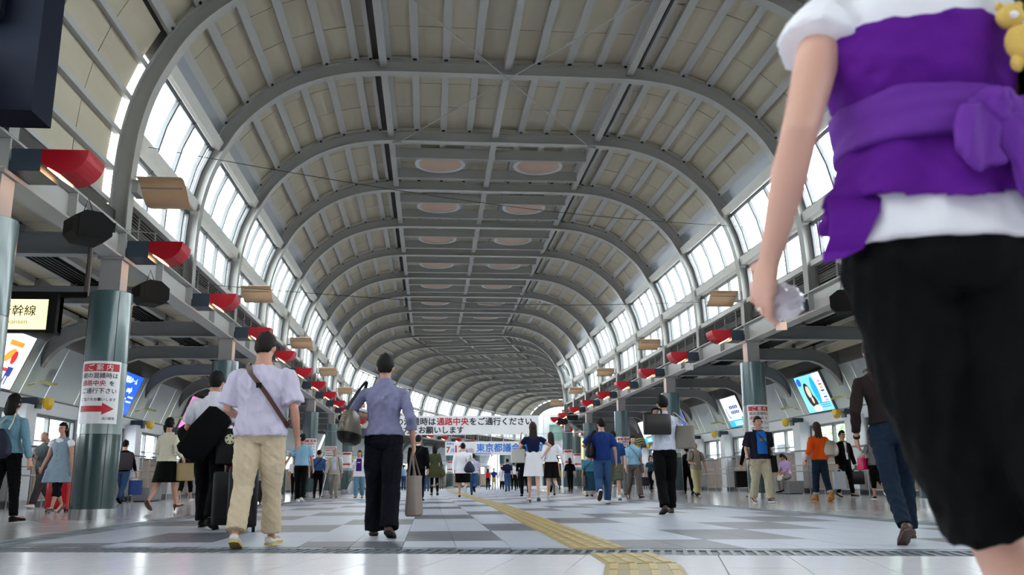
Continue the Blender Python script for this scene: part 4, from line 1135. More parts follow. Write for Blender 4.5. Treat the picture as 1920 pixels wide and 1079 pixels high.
    if tp:
        mm = M(); hem = tp.get('hem', .56); lo = tp.get('loose', 1.12); fl = tp.get('flare', 1.0)
        R_ = []
        zs = [z for z in (.30, .36, .42, .47, .50, .53, .56, .60, .64, .68, .72, .76, .79, .81, .83, .842) if z > hem+.008]; zs = [hem]+zs
        TZ = [q[0] for q in TR]
        for z in zs:
            w = np.interp(z, TZ, [q[1] for q in TR]); d = np.interp(z, TZ, [q[2] for q in TR])
            if z < .50: w = .098*build; d = .068*build
            g = lo if z < .78 else 1.05+(lo-1.05)*max(0, (.82-z)/.04)
            if hem < .59: g = max(g, (1.25 if bt['type'] == 'skirt' else 1.20)-max(0, z-.61)*1.6)
            if z < .62: g *= 1+(fl-1)*(.62-z)/.2
            if z >= .83: w *= 1.04; d *= 1.1
            R_.append(ring((0, -.003, z), w*g, d*g*1.03))
        mm.loft(R_)
        if tp.get('collar'):
            mm.loft([ring((0, -.004, .835), .046, .044), ring((0, -.008, .868), .040, .040)])
        sl = tp.get('sleeve', .62)   # fraction: 1 = elbow, 2 = wrist
        for i, sx in ((0, -1), (1, 1)):
            s_, e_, w_ = J['sho%d' % i], J['elb%d' % i], J['wri%d' % i]; k1 = tp.get('sr', .041)*fa
            inn = s_.lerp(T((0, 0, .79)), .25)
            if sl <= 0: mm.tube([P(inn), P(s_+Vector((0, 0, .006)))], [.04*H*fa, .030*H*fa], 12); continue
            if sl <= 1: q = s_.lerp(e_, sl); mm.tube([P(inn), P(s_), P(s_.lerp(q, .35)), P(s_.lerp(q, .7)), P(q)], [k1*H*.7, k1*H*.80, k1*H*.95, k1*H*.98, k1*H*1.0], 14)
            else:
                q = e_.lerp(w_, sl-1); mm.tube([P(inn), P(s_), P(s_.lerp(e_, .5)), P(e_), P(e_.lerp(q, .5)), P(q)], [k1*H*.7, k1*H*.82, k1*H*.9, k1*H*.8, k1*H*.72, k1*H*tp.get('cuff', .62)], 14)
        nm = {'tee': 'tshirt', 'shirt': 'shirt', 'jacket': 'jacket', 'coat': 'coat', 'dress': 'dress', 'cardigan': 'cardigan', 'sweater': 'sweater', 'blouse': 'blouse', 'polo': 'polo_shirt'}[tp['type']]
        tpo = fused(mm, nm, tp['mat'], r, vox, wrinkle(tp.get('wr', .0065)*noise, PERS, 8, 12))
        if tp.get('front'):   # open jacket: inner shirt panel on the chest
            m2 = M(); R_ = []
            for z in (.56, .62, .68, .74, .79, .83):
                w = np.interp(z, TZ, [q[1] for q in TR]); d = np.interp(z, TZ, [q[2] for q in TR]); g = lo+.075
                fw = tp.get('fw', .030)*(1 if z < .8 else .8)
                R_.append([tuple(P(T((x*fw, -.003+d*g*1.03*(1-.12*x*x)+o_, z)))) for x, o_ in ((-1, .0), (-.5, .003), (0, .004), (.5, .003), (1, 0), (1, -.02), (-1, -.02))])
            m2.loft(R_); m2.obj('inner_shirt', tp['front'], r, smooth=True)
        if tp.get('under') is not None:
            m2 = M(); m2.loft([ring((0, 0, hem-.022), TR[3][1]*lo*1.02, TR[3][2]*lo*1.05), ring((0, 0, hem+.02), TR[3][1]*lo*.98, TR[3][2]*lo)]); m2.obj('undershirt_hem', tp['under'], r, smooth=True)
    # ---- shoes
    st, smat, sole = shoe or ('shoe', BLACK, BLACK)
    for i, sx in ((0, -1), (1, 1)):
        an = J['ank%d' % i]; fd = J['fd%d' % i]; side = fd.cross(Vector((0, 0, 1))).normalized(); up_ = side.cross(fd).normalized()
        def A(t, w, z0, z1, n=12): 
            c = an+fd*t; out = []
            for j in range(n):
                a_ = 2*math.pi*j/n; zz = z0+(z1-z0)*(.5+.5*math.sin(a_)); out.append(tuple(P(c+side*w*math.cos(a_)+up_*zz)))
            return out
        gz = -.040; hh = .028 if st == 'heel' else 0
        mm = M(); hi = {'shoe': .008, 'sneaker': .012, 'boot': .06, 'heel': -.012, 'sandal': -.012}[st]
        if st == 'boot':
            mm.loft([A(-.034, .018, gz+.006, .0), A(-.02, .027, gz+.006, .05), A(0, .030, gz+.006, hi), A(.025, .030, gz+.006, .03), A(.06, .029, gz+.006, -.004), A(.10, .024, gz+.006, -.014), A(.115, .010, gz+.006, -.02)])
            mm.tube([P(an-Vector((0, 0, .02))), P(an+Vector((0, 0, .065)))], [.028*H, .031*H], 12)
        else: mm.loft([A(-.036, .010, gz+.006, -.012), A(-.028, .021, gz+.006, .002), A(-.005, .024, gz+.006, hi), A(.03, .024, gz+.006, -.004 if st != 'heel' else -.02), A(.07, .026, gz+.006, -.014), A(.105, .020, gz+.006, -.02), A(.118, .006, gz+.006, -.026)])
        so = mm.obj({'heel': 'heeled_shoe', 'boot': 'boot', 'sandal': 'sandal'}.get(st, 'shoe'), smat, r, smooth='all')
        mm = M(); pl = []
        for t, w in ((-.038, .008), (-.03, .020), (.0, .024), (.04, .024), (.075, .028), (.105, .022), (.12, .006)):
            pl.append((t, w))
        th_ = .012 if st in ('sneaker', 'sandal', 'boot') else .007
        lo_ = [tuple(P(an+fd*t+side*w+up_*gz)) for t, w in pl]+[tuple(P(an+fd*t-side*w+up_*gz)) for t, w in pl[::-1]]
        hi_ = [tuple(Vector(v)+up_*th_*H) for v in lo_]
        mm.loft([lo_, hi_])
        if st == 'heel':
            c = an-fd*.022+up_*gz; mm.tube([P(c), P(c-Vector((0, 0, .034)))], [.012*H, .006*H], 8)
        mm.obj('sole', sole, so)
    W2 = Matrix.Translation(loc) @ Matrix.Rotation(rz, 4, 'Z')
    JW = {k_: W2 @ (v*H) for k_, v in J.items() if k_[:2] != 'fd'}
    JW['T'] = lambda v: W2 @ (T(v)*H); JW['r'] = r; JW['H'] = H; JW['M'] = W2; JW['PT'] = lambda v: P(T(v))
    JW['HPt'] = lambda v: P(HP_(v))
    return JW

# ------------------------------------------------------------------ things people carry
def strap(parent, pts, w, mt, name='strap', th=.004, n=4):
    P_ = catmull_v([Vector(p) for p in pts], 6); m = M()
    R_ = []; prev = None
    for i, p in enumerate(P_):
        d = (P_[min(i+1, len(P_)-1)]-P_[max(i-1, 0)]).normalized()
        if prev is None: prev = d.orthogonal().normalized()
        if isinstance(w, tuple): x = Vector(w[1])
        else: x = prev
        x = (x-d*x.dot(d)).normalized(); prev = x; y = d.cross(x); ww = w[0] if isinstance(w, tuple) else w
        R_.append([tuple(p+x*ww+y*th), tuple(p-x*ww+y*th), tuple(p-x*ww-y*th), tuple(p+x*ww-y*th)])
    m.loft(R_); return m.obj(name, mt, parent)
def catmull_v(P, n):
    Q = [P[0]]+P+[P[-1]]; out = []
    for i in range(1, len(Q)-2):
        for j in range(n):
            t = j/n; a, b, c, d = Q[i-1:i+3]; out.append(.5*((2*b)+(-a+c)*t+(2*a-5*b+4*c-d)*t*t+(-a+3*b-3*c+d)*t**3))
    out.append(P[-1]); return out
def bag(name, label, cat, loc, rz, w, d, h, mt, hang=None, shape='tote', strapm=None, group=None, trim=None, tilt=0., sw=.012, hx=.3):
    """origin at the top centre of the bag; it hangs down from there. hang: world point(s) of the carrying hand or shoulder"""
    r = empty(name, loc, rz, label, cat, group); r.rotation_euler = (0, tilt, rz)
    prof = {'tote': [(0, 1.0, .9), (.1, 1.0, .8), (.5, 1.0, .9), (.9, 1.0, 1.1), (.97, .98, 1.05), (1.0, .9, .8)],
            'slab': [(0, .5, .7), (.06, .85, .9), (.5, 1.0, 1.), (.94, .9, .9), (1., .6, .7)],
            'hobo': [(0, .45, .5), (.12, .75, .8), (.4, 1.0, 1.0), (.7, 1.08, 1.15), (.9, .95, 1.05), (1.0, .6, .6)],
            'sack': [(0, .2, .3), (.08, .35, .5), (.3, .7, .8), (.6, 1.0, 1.0), (.85, 1.0, 1.0), (1.0, .55, .6)],
            'case': [(0, .97, .9), (.02, 1., 1.), (.5, 1., 1.), (.98, 1., 1.), (1., .97, .9)],
            'brief': [(0, .93, .5), (.05, 1., .8), (.5, 1.02, 1.), (.95, 1., .95), (1., .95, .7)]}[shape]
    m = M(); n = 24; R_ = []
    e = {'slab': 3.2, 'tote': 5, 'hobo': 2.6, 'sack': 2.4, 'case': 7, 'brief': 7}[shape]
    for t, a, b in prof:
        R_.append([(w/2*a*math.copysign(abs(math.cos(q))**(2/e), math.cos(q)), d/2*b*math.copysign(abs(math.sin(q))**(2/e), math.sin(q)), -h*t) for q in [2*math.pi*j/n for j in range(n)]])
    m.loft(R_[::-1]); m.obj('body', mt, r, smooth=True)
    mw = Matrix.Translation(loc) @ Matrix.Rotation(rz, 4, 'Z') @ Matrix.Rotation(tilt, 4, 'Y'); inv = mw.inverted()
    sm = strapm or mt
    if hang is not None:
        hg = inv @ Vector(hang)
        for sy in ((-.3, .3) if shape in ('tote', 'brief') else (0,)):
            a = Vector((-w*hx, sy*d, -.01)); b = Vector((w*hx, sy*d, -.01))
            strap(r, [a, a.lerp(hg, .6)+Vector((-w*.08, 0, 0)), hg+Vector((0, sy*.02, .01)), b.lerp(hg, .6)+Vector((w*.08, 0, 0)), b], (sw, (0, 1, .2)), sm, 'handle')
    if trim: 
        m = M(); m.loft([[(x*1.03, y*1.06, z) for x, y, z in R_[i]] for i in ((-2, -3) if shape != 'hobo' else (-1, -2, -3))][::-1]); m.obj('base_panel', trim, r, smooth=True)
    return r
def suitcase(label, loc, rz, w, d, h, mt, handle=None, tilt=0.):
    r = empty('suitcase', loc, rz, label, 'suitcase', None); r.rotation_euler = (tilt, 0, rz)
    m = M(); n = 28; R_ = []
    for t, a in ((0, .9), (.03, 1), (.5, 1), (.97, 1), (1, .92)):
        R_.append([(w/2*a*math.copysign(abs(math.cos(q))**.3, math.cos(q)), d/2*a*math.copysign(abs(math.sin(q))**.3, math.sin(q)), .05+(h-.05)*t) for q in [2*math.pi*j/n for j in range(n)]])
    m.loft(R_); m.obj('shell', mt, r, smooth=True)
    for sx in (-1, 1):
        for sy in (-1, 1): M().tube([(sx*w*.40-.015, sy*d*.35, .03), (sx*w*.40+.015, sy*d*.35, .03)], .03, 10).obj('wheel', BLACK, r)
    M().box(-w*.36, w*.36, -d/2-.012, -d/2+.01, .12, h*.55).obj('pocket', mt, r)
    if handle:
        for sx in (-.1, .1): M().tube([(sx, d*.3, h-.05), (sx, d*.3, handle)], .009, 6).obj('handle_tube', STEEL, r)
        M().tube([(-.11, d*.3, handle), (.11, d*.3, handle)], .015, 8).obj('grip', BLACK, r)
    return r
def crossbody(j, side, bagname, label, w, h, d, mt, sm, behind=True, z=.50, group=None, sw=.016):
    """bag at the hip of one side, strap over the opposite shoulder"""
    r = j['r']; H = j['H']; x = .125*side; t = j['T']
    loc = t((x*1.05, -.01, z+.05)); rz = r.rotation_euler[2]
    b = bag(bagname, label, 'bag', loc, rz+math.pi/2, w, d, h, mt, shape='tote', group=group)
    inv = b.matrix_basis.inverted() if False else (Matrix.Translation(loc) @ Matrix.Rotation(rz+math.pi/2, 4, 'Z')).inverted()
    L = [t(v) for v in ((x, -.02, z+.05), (x*.80, -.066, .62), (x*.2, -.086, .70), (-side*.045, -.078, .78), (-side*.066, -.03, .838), (-side*.060, .03, .83), (-side*.02, .082, .75), (x*.3, .088, .68), (x*.85, .060, .60), (x, .02, z+.05))]
    strap(b, [inv @ q for q in L], (sw, tuple(inv.to_3x3() @ Vector((0, 0, 1)))), sm, 'strap')
    return b

LAV = fabric('lavender_white', (194, 187, 208)); BLUSH = fabric('blue_grey_stripe', (124, 124, 154)); BLK = fabric('black', (9, 9, 11), var=.1); BLKN = fabric('black_navy', (12, 14, 22))
CREAMF = fabric('cream', (214, 206, 186)); BEI = fabric('beige', (196, 178, 152)); WHT = fabric('white', (232, 230, 236)); WSH = fabric('white_shirt', (214, 212, 224)); GREYF = fabric('grey', (110, 112, 112))
NVY = fabric('navy', (24, 30, 62)); NVY2 = fabric('royal_navy', (30, 52, 110)); LTB = fabric('light_blue', (142, 184, 212)); POLO = fabric('polo_blue', (150, 196, 222)); DENIM = fabric('denim', (52, 78, 116), var=.15); DENIML = fabric('denim_light', (96, 138, 162), var=.12)
DDEN = fabric('dark_denim', (26, 38, 54), var=.15); KHA = fabric('khaki', (186, 168, 128)); TAU = fabric('taupe', (106, 94, 90)); OLV = fabric('olive', (66, 70, 44)); PUR = fabric('purple', (62, 22, 110)); ORG = fabric('orange', (214, 82, 24))
SLATE = fabric('slate', (62, 70, 74)); CHAR = fabric('charcoal', (62, 56, 62)); PALEB = fabric('pale_blue_grey', (138, 156, 172)); TEALF = fabric('teal_cloth', (66, 118, 140)); TEALS = fabric('teal_skirt', (34, 66, 84)); REDF = fabric('red', (196, 26, 34)); YELF = fabric('yellow', (206, 184, 70))
BRN = fabric('brown_black', (38, 30, 30)); STONE = fabric('stone_jacket', (188, 180, 166)); TROU = fabric('stone_trousers', (160, 150, 138)); TAUP2 = fabric('shirt_taupe', (146, 138, 126)); CHINO = fabric('chino', (178, 166, 130)); BOOTM = mat('tan_boot', (176, 112, 40), .8); BLUT = fabric('blue_tee', (38, 108, 196)); VIO = fabric('violet_wrap', (92, 26, 136), .8, .1)
LTHB = mat('leather_brown', (74, 44, 36), .45, var=.15); LTHK = mat('leather_black', (13, 12, 13), .5, spec=.25); CANV = mat('bag_canvas_grey', (128, 114, 108), .8, var=.1); SNAKE = plaid('bag_woven_pattern', (70, 62, 52), (150, 140, 116), 28, .4); SILV = mat('bag_silver', (168, 160, 150), .3, metal=.6, bump=.5, bscale=40); PINKB = mat('bag_pink_vinyl', (206, 16, 90), .15, coat=.6, bump=.4, bscale=12)
PATB = plaid('bag_pale_check', (200, 196, 190), (150, 146, 140), 14); TANB = mat('bag_tan', (150, 126, 82), .5); NAVB = mat('bag_navy', (18, 26, 52), .7, bump=.2); BAGW = mat('bag_white_plastic', (216, 220, 226), .35); BLUB = mat('bag_blue_paper', (26, 62, 130), .5); CASEK = mat('case_black', (12, 13, 14), .5, bump=.1, spec=.3); CASER = mat('case_red', (176, 12, 28), .35); BROC = mat('bag_brocade', (92, 70, 66), .7, var=.5, scale=60)
GREYM = mat('shoe_white', (224, 224, 226), .5); BRSH = mat('shoe_brown', (70, 46, 34), .4); STRAW = mat('sole_straw', (190, 168, 104), .7); SILS = mat('shoe_pale', (204, 196, 190), .35); SKINP = mat('skin_pale', (208, 160, 142), .5, var=.05, scale=14); SKIND = mat('skin_tan', (176, 128, 104), .5, var=.05, scale=14)
BLACKTR = {'type': 'trousers', 'mat': BLK}
PI = math.pi
NEAR = dict(detail=2)

# man in lavender T-shirt and beige trousers
j = person((-1.34, 7.17, 0), -.06, 1.66, 'man in pale lavender T-shirt and beige trousers with a dark strap across his back', top=dict(type='tee', mat=LAV, sleeve=.86, sr=.052, loose=1.2, hem=.50, flare=1.15, wr=.010),
           bottom=dict(type='trousers', mat=BEI, loose=1.12, hem=.048, len=1.92), hairm=mat('hair_dark_brown', (28, 18, 15), .6, spec=.2, var=.2, scale=30, bump=.4, bscale=80, stretch=(4, 4, .6)), legs='slowR', arms={'R': (.165, .05, .50), 'L': (-.13, .14, .60)}, shoe=('sandal', SILS, STRAW), build=1.08, head=(-.12, -.12), **NEAR)
t = j['PT']; strap(j['r'], [t(v) for v in ((-.068, .03, .835), (-.066, -.035, .845), (-.045, -.082, .80), (.03, -.094, .71), (.105, -.075, .60), (.135, -.02, .545), (.11, .06, .55))], (.017, (.8, 0, .5)), LTHB, 'shoulder_strap')
M().box(-.02, .02, -.008, .008, -.02, .02, xf=lambda x, y, z: tuple(t((.005, -.098, .735))+Vector((x, y, z)))).obj('strap_buckle', BLACK, j['r'])
# woman in blue-grey shirt
j = person((-.42, 8.21, 0), -.05, 1.63, 'woman in blue-grey shirt and black flared trousers walking with a woven shoulder bag', top=dict(type='shirt', mat=BLUSH, sleeve=1.42, sr=.040, cuff=.9, loose=1.16, hem=.545, collar=1, wr=.009), bottom=dict(type='trousers', mat=BLKN, loose=1.18, hem=.052, waist=.60, len=2.05),
           hair='short', legs='slowL', female=True, arms={'L': (-.10, .12, .66, -1, -.3, -.6), 'R': (.165, .02, .50)}, shoe=('shoe', BRSH, BLACK), build=1.06, **NEAR)
bag('handbag', 'woven patterned shoulder bag with black leather base on the blue-grey shirted woman\'s shoulder', 'bag', j['T']((-.185, -.02, .685)), 1.25, .36, .13, .31, SNAKE, hang=j['T']((-.105, 0, .845)), shape='hobo', strapm=LTHK, trim=LTHK, tilt=.1, sw=.014)
bag('tote_bag', 'brown-grey tote hanging from the hand of the blue-grey shirted woman', 'bag', j['hand1']+Vector((.02, 0, -.20)), 1.35, .30, .11, .36, CANV, hang=j['hand1'], shape='tote', sw=.008)
# man with suit bag
j = person((-2.48, 10.42, 0), -.05, 1.74, 'man in short-sleeved white shirt carrying a black garment bag over his shoulder', top=dict(type='shirt', mat=WSH, sleeve=.8, sr=.050, loose=1.14, hem=.53, collar=1, wr=.008), bottom=dict(type='trousers', mat=BLK, loose=1.15, hem=.046), legs='slowL', arms={'L': (-.16, .17, .60), 'R': (.12, .13, .60)}, build=1.05, **NEAR)
jx = j
g = bag('garment_bag', 'black garment bag slung diagonally across the white-shirted man\'s back', 'bag', j['T']((.09, -.13, .73)), .05, .36, .15, .62, BLK, shape='slab', tilt=.62)
strap(g, [(.03, 0, -.02), (.02, .08, .10), (-.04, .16, .16), (-.10, .24, .04)], .022, BLACK, 'strap')
bg2 = bag('shopping_bag', 'black shopping bag with a round cream emblem held beside the garment bag', 'bag', j['T']((.14, -.08, .62)), .1, .30, .14, .40, LTHK, hang=j['T']((.10, .02, .78)), shape='tote')
m = M(); m.prism([(.055*math.cos(a), .055*math.sin(a)) for a in [2*PI*i/28 for i in range(28)]], 0, .003); e_ = m.obj('emblem', mat('emblem_cream', (206, 204, 170), .6), bg2, xf=lambda x, y, z: (x, -.088-z, y-.12))
for q in range(5):
    a = q*1.257+.3; M().prism([(.02*math.cos(a), .02*math.sin(a)), (.047*math.cos(a+.25), .047*math.sin(a+.25)), (.047*math.cos(a-.25), .047*math.sin(a-.25))][::-1], 0, .002).obj('emblem_figure', BLACK, e_, xf=lambda x, y, z: (x, -.0915-z, y-.12))
jk = empty('folded_jacket', j['T']((-.175, .10, .60)), 0, 'black jacket folded over the forearm of the man with the garment bag', 'jacket')
m = M(); m.ell((0, 0, -.03), .15, .11, .17, 16, 10, lambda q: Vector((q.x*(1+.15*math.sin(4*q.z)), q.y, q.z))); m.obj('cloth', BLK, jk, smooth='all')
sc = empty('plaid_scarf', j['T']((.16, -.02, .39)), 0, 'red and black checked cloth hanging over the black suitcase', 'cloth')
M().ell((0, 0, 0), .15, .07, .11, 16, 10).obj('cloth', plaid('cloth_red_check', (20, 12, 16), (200, 20, 40), 9), sc, smooth='all')
suitcase('black upright suitcase wheeled by the man with the garment bag', (-2.17, 10.15, 0), .1, .40, .26, .62, CASEK, handle=.9)
suitcase('second black suitcase seen between the beige trouser legs', (-1.93, 9.55, 0), .2, .30, .22, .66, CASEK, handle=None)
# cardigan woman
j = person((-4.78, 16.75, 0), -.35, 1.63, 'woman in cream cardigan, black skirt and heels with hair tied back', top=dict(type='cardigan', mat=CREAMF, sleeve=1.9, sr=.040, loose=1.12, hem=.52), bottom=dict(type='skirt', mat=BLK, hem=.29, flare=1.45, pleat=.03), hair='tail', legs='walkR', female=True, arms={'R': (.13, .10, .54), 'L': (-.08, .14, .62)}, shoe=('heel', BRSH, BRSH), **NEAR)
bag('handbag', 'tan leather handbag carried by the cream cardigan woman', 'bag', j['T']((.20, .06, .50)), .5, .30, .13, .32, TANB, hang=j['T']((.15, .1, .60)), shape='tote', strapm=BLACK)
# left edge woman light blue
j = person((-5.8, 12.85, 0), -.25, 1.72, 'person in light blue long-sleeved top at the picture\'s left edge', top=dict(type='sweater', mat=fabric('powder_blue', (112, 152, 170)), sleeve=1.9, sr=.042, loose=1.12, hem=.53), bottom=BLACKTR, hair='bob', legs='slowR', female=True, arms={'R': (.18, .02, .47)}, shoe=('shoe', BLACK, BLACK), build=1.1, **NEAR)
bag('shoulder_bag', 'navy slouchy shoulder bag on the light-blue topped person\'s back', 'bag', j['T']((.01, -.12, .72)), -.1, .33, .16, .40, NAVB, hang=j['T']((.03, -.02, .85)), shape='sack', strapm=CREAMF)
# bald man
j = person((-8.72, 21.1, 0), PI-.55, 1.72, 'bald man in slate polo shirt checking his wristwatch', top=dict(type='polo', mat=SLATE, sleeve=.75, sr=.05, loose=1.2, hem=.50, collar=1), bottom=dict(type='trousers', mat=CHAR, loose=1.2, hem=.045), hair='bald', hairm=mat('hair_shaved', (90, 74, 66), .7), legs='walkL', arms={'R': (.02, .17, .68), 'L': (-.16, -.02, .47)}, shoe=('sneaker', GREYM, GREYM), face=True, head=(-.5, .15), build=1.12, skin=SKIND, **NEAR)
M().tube([j['PT'](v) for v in ()] or [j['M'].inverted() @ j['wri1'], j['M'].inverted() @ j['wri1'].lerp(j['elb1'], .12)], .034, 12).obj('wristwatch', LTHK, j['r'], smooth=True)
# girl in pale dress
j = person((-6.97, 17.55, 0), PI-.15, 1.66, 'girl in pale blue button-front dress over a white T-shirt', top=dict(type='dress', mat=PALEB, sleeve=0, loose=1.16, hem=.335, flare=1.35, wr=.008), bottom=dict(type='capri', mat=BLKN), hair='bob', legs='walkL', female=True, arms={'L': (-.17, .03, .47), 'R': (.15, .09, .50)}, shoe=('sandal', BRSH, BRSH), face=True, **NEAR)
for sx in (-1, 1):
    a = j['PT']((sx*.088, 0, .795)); b_ = j['PT']((sx*.125, .0, .735)); M().tube([a, a.lerp(b_, .5)+Vector((sx*.006, 0, .01)), b_], [.06, .068, .062], 12).obj('tshirt_sleeve', WHT, j['r'], smooth=True)
M().ell(tuple(j['PT']((0, .048, .80))), .075, .03, .045, 12, 8).obj('tshirt_neck', WHT, j['r'], smooth='all')
for q in range(6): M().ell(tuple(j['PT']((0, .083-.002*q, .74-.055*q))), .008, .006, .008, 8, 6).obj('button', SLATE, j['r'], smooth='all')
suitcase('red suitcase behind the girl in the pale dress', (-7.15, 18.1, 0), .1, .42, .26, .62, CASER, handle=.95)
# person behind the column
j = person((-8.62, 26.1, 0), -.1, 1.74, 'person in black jacket half hidden behind the arrow poster column', top=dict(type='jacket', mat=BLK, sleeve=1.8, loose=1.2, hem=.50), bottom=dict(type='trousers', mat=DENIM), hair='short', legs='walkL', arms={'R': (.19, .05, .47)})
bag('paper_bag', 'blue paper shopping bag held behind the arrow poster column', 'bag', j['hand1']+Vector((.0, 0, -.10)), .3, .36, .16, .40, BLUB, hang=j['hand1'], shape='tote', strapm=WHT, sw=.006)
bag('backpack', 'dark grey backpack on the person behind the column', 'bag', j['T']((.08, -.11, .80)), 0, .34, .18, .48, CHAR, shape='case')
# partly hidden person in black
j = person((-6.88, 26.1, 0), -.1, 1.64, 'person in black coat and cropped black trousers with pale shoes, behind the folded jacket', top=dict(type='coat', mat=BLK, sleeve=1.9, loose=1.2, hem=.42, flare=1.2), bottom=dict(type='capri', mat=BLK), hair='bob', legs='walkR', female=True, shoe=('sneaker', SILS, SILS))
# light blue T man with suitcase
j = person((-3.44, 24.45, 0), -.08, 1.78, 'man in light blue T-shirt and dark jeans pulling a black suitcase', top=dict(type='tee', mat=LTB, sleeve=.7, sr=.043, hem=.53, loose=1.1), bottom=dict(type='trousers', mat=BLK, belt=LTHB), legs='slowL', arms={'L': (-.24, -.10, .50)}, shoe=('sneaker', GREYM, GREYM), detail=1)
suitcase('black two-wheeled suitcase pulled by the man in light blue T-shirt', (-4.18, 23.6, 0), -.2, .52, .3, .58, CASEK, handle=.88)
j = person((-4.25, 30.2, 0), 0, 1.7, 'person in checked shirt half hidden behind the light blue T-shirt man', top=dict(type='shirt', mat=plaid('cloth_check', (150, 130, 120), (70, 44, 48), 10), sleeve=.8), bottom=dict(type='trousers', mat=BLKN), legs='walkR')
j = person((-3.95, 32.4, 0), -.05, 1.65, 'person in denim-blue shirt and navy trousers with a bag strap, left of the cane man', top=dict(type='shirt', mat=fabric('denim_shirt', (62, 92, 142)), sleeve=1.5, loose=1.2), bottom=dict(type='trousers', mat=BLKN), legs='slowR')
crossbody(j, -1, 'shoulder_bag', 'small black shoulder bag on the denim-blue shirted person', .24, .26, .1, LTHK, LTHK)
j = person((-3.27, 31.25, 0), PI+.05, 1.64, 'elderly man in stone jacket and trousers walking with a white cane', top=dict(type='jacket', mat=STONE, sleeve=1.9, sr=.048, loose=1.24, hem=.47, front=fabric('pale_shirt', (196, 206, 226)), fw=.045), bottom=dict(type='trousers', mat=TROU, loose=1.2, hem=.042, belt=BLACK), hairm=HAIRG, legs='slowL', face=True, arms={'R': (.17, .10, .47)}, shoe=('shoe', BRSH, BRSH), skin=SKIND)
h = j['hand1']; w_ = empty('walking_cane', (h.x, h.y, 0), 0, 'white walking cane in the elderly man\'s hand', 'cane')
M().tube([(-.12, -.25, 0), (0, 0, h.z)], .012, 8).tube([(0, 0, h.z), (0, .0, h.z+.05), (.0, -.08, h.z+.05)], .015, 8).obj('shaft', WHITE, w_, smooth=True)
t = j['PT']; strap(j['r'], [t(v) for v in ((-.075, -.03, .84), (-.08, .03, .82), (-.095, .085, .72), (-.11, .075, .60), (-.135, .03, .52))], .012, BLACK, 'shoulder_strap'); strap(j['r'], [t(v) for v in ((.03, .06, .82), (0, .09, .72), (-.03, .06, .82))], .006, NVY, 'lanyard')
j = person((-2.33, 30.11, 0), PI-.1, 1.54, 'woman in purple T-shirt under an open white shirt and light jeans', top=dict(type='shirt', mat=WHT, sleeve=1.3, sr=.048, loose=1.28, hem=.44, front=PUR, fw=.06, collar=0), bottom=dict(type='trousers', mat=DENIML, loose=1.2, hem=.045), hair='bob', hairm=HAIRBR, legs='slowR', face=True, female=True, build=1.12, shoe=('sandal', BRSH, BRSH))
M().box(-.055, .055, 0, .006, -.012, .012, xf=lambda x, y, z: tuple(j['PT']((0, .098, .745))+Vector((x, y, z)))).obj('shirt_print', WHITE, j['r'])
bag('plastic_bag', 'translucent white carrier bag held by the purple T-shirt woman', 'bag', j['hand1']+Vector((0, 0, -.08)), .1, .30, .16, .42, BAGW, hang=j['hand1'], shape='sack')
j = person((-.3, 23.8, 0), -.1, 1.70, 'man in black suit walking away, bag across his shoulder', top=dict(type='jacket', mat=BLK, sleeve=1.95, sr=.048, loose=1.2, hem=.47, collar=0), bottom=dict(type='trousers', mat=BLK), legs='slowR', build=1.08)
M().lathe([(.07, 0), (.065, .05)], tuple(j['PT']((0, -.006, .832))), 16).obj('shirt_collar', WHT, j['r'])
crossbody(j, -1, 'messenger_bag', 'black messenger bag at the black suited man\'s left hip', .36, .30, .1, LTHK, LTHK, z=.48, sw=.022)
j = person((.18, 30.6, 0), .1, 1.66, 'woman in olive knee-length coat and black leggings', top=dict(type='coat', mat=OLV, sleeve=1.85, sr=.042, loose=1.2, hem=.34, flare=1.35), bottom=dict(type='trousers', mat=BLK, hem=.026, loose=.85), hair='bob', legs='slowL', female=True, shoe=('heel', BRSH, BLACK))
bag('shoulder_bag', 'dark olive bag at the olive coat woman\'s right side', 'bag', j['T']((.16, -.02, .52)), 1.2, .34, .14, .26, OLV, hang=j['T']((.09, -.02, .84)), shape='hobo', strapm=LTHB)
j = person((1.08, 28.73, 0), -.1, 1.70, 'stocky person in untucked white shirt and black knee shorts', top=dict(type='shirt', mat=WHT, sleeve=1.85, sr=.055, loose=1.24, hem=.44, flare=1.2), bottom=dict(type='shorts', mat=BLK, loose=1.25), legs='liftR', shoe=('sneaker', BLKN, GREYM), build=1.2, skin=SKINP)
bag('shoulder_bag', 'round navy shoulder bag on the white-shirted person in shorts', 'bag', j['T']((.13, -.10, .66)), .1, .36, .22, .36, NAVB, hang=j['T']((.07, 0, .855)), shape='sack', strapm=NAVB, sw=.02)
j = person((1.75, 35.2, 0), -.2, 1.56, 'person in pale lilac T-shirt and blue jeans ahead of the person in shorts', top=dict(type='tee', mat=fabric('lilac', (190, 184, 214)), sleeve=.8, hem=.52), bottom=dict(type='trousers', mat=DENIM, loose=1.15), legs='liftR')
j = person((3.78, 57.5, 0), 0, 1.3, 'person in red vest over white sleeves far down the hall', top=dict(type='jacket', mat=REDF, sleeve=0), bottom=dict(type='trousers', mat=BLK), hair='bob', legs='slowL', detail=0)
j = person((4.2, 58.0, 0), PI, 1.35, 'child in royal blue top and khaki trousers far down the hall', top=dict(type='tee', mat=NVY2), bottom=dict(type='trousers', mat=KHA), legs='slowL', detail=0, face=True)
j = person((4.0, 45.6, 0), 0, 1.62, 'man in dark navy shirt and jeans, centre of the distant crowd', top=dict(type='shirt', mat=NVY, sleeve=.9, loose=1.2), bottom=dict(type='trousers', mat=DENIM), legs='slowR', detail=0)
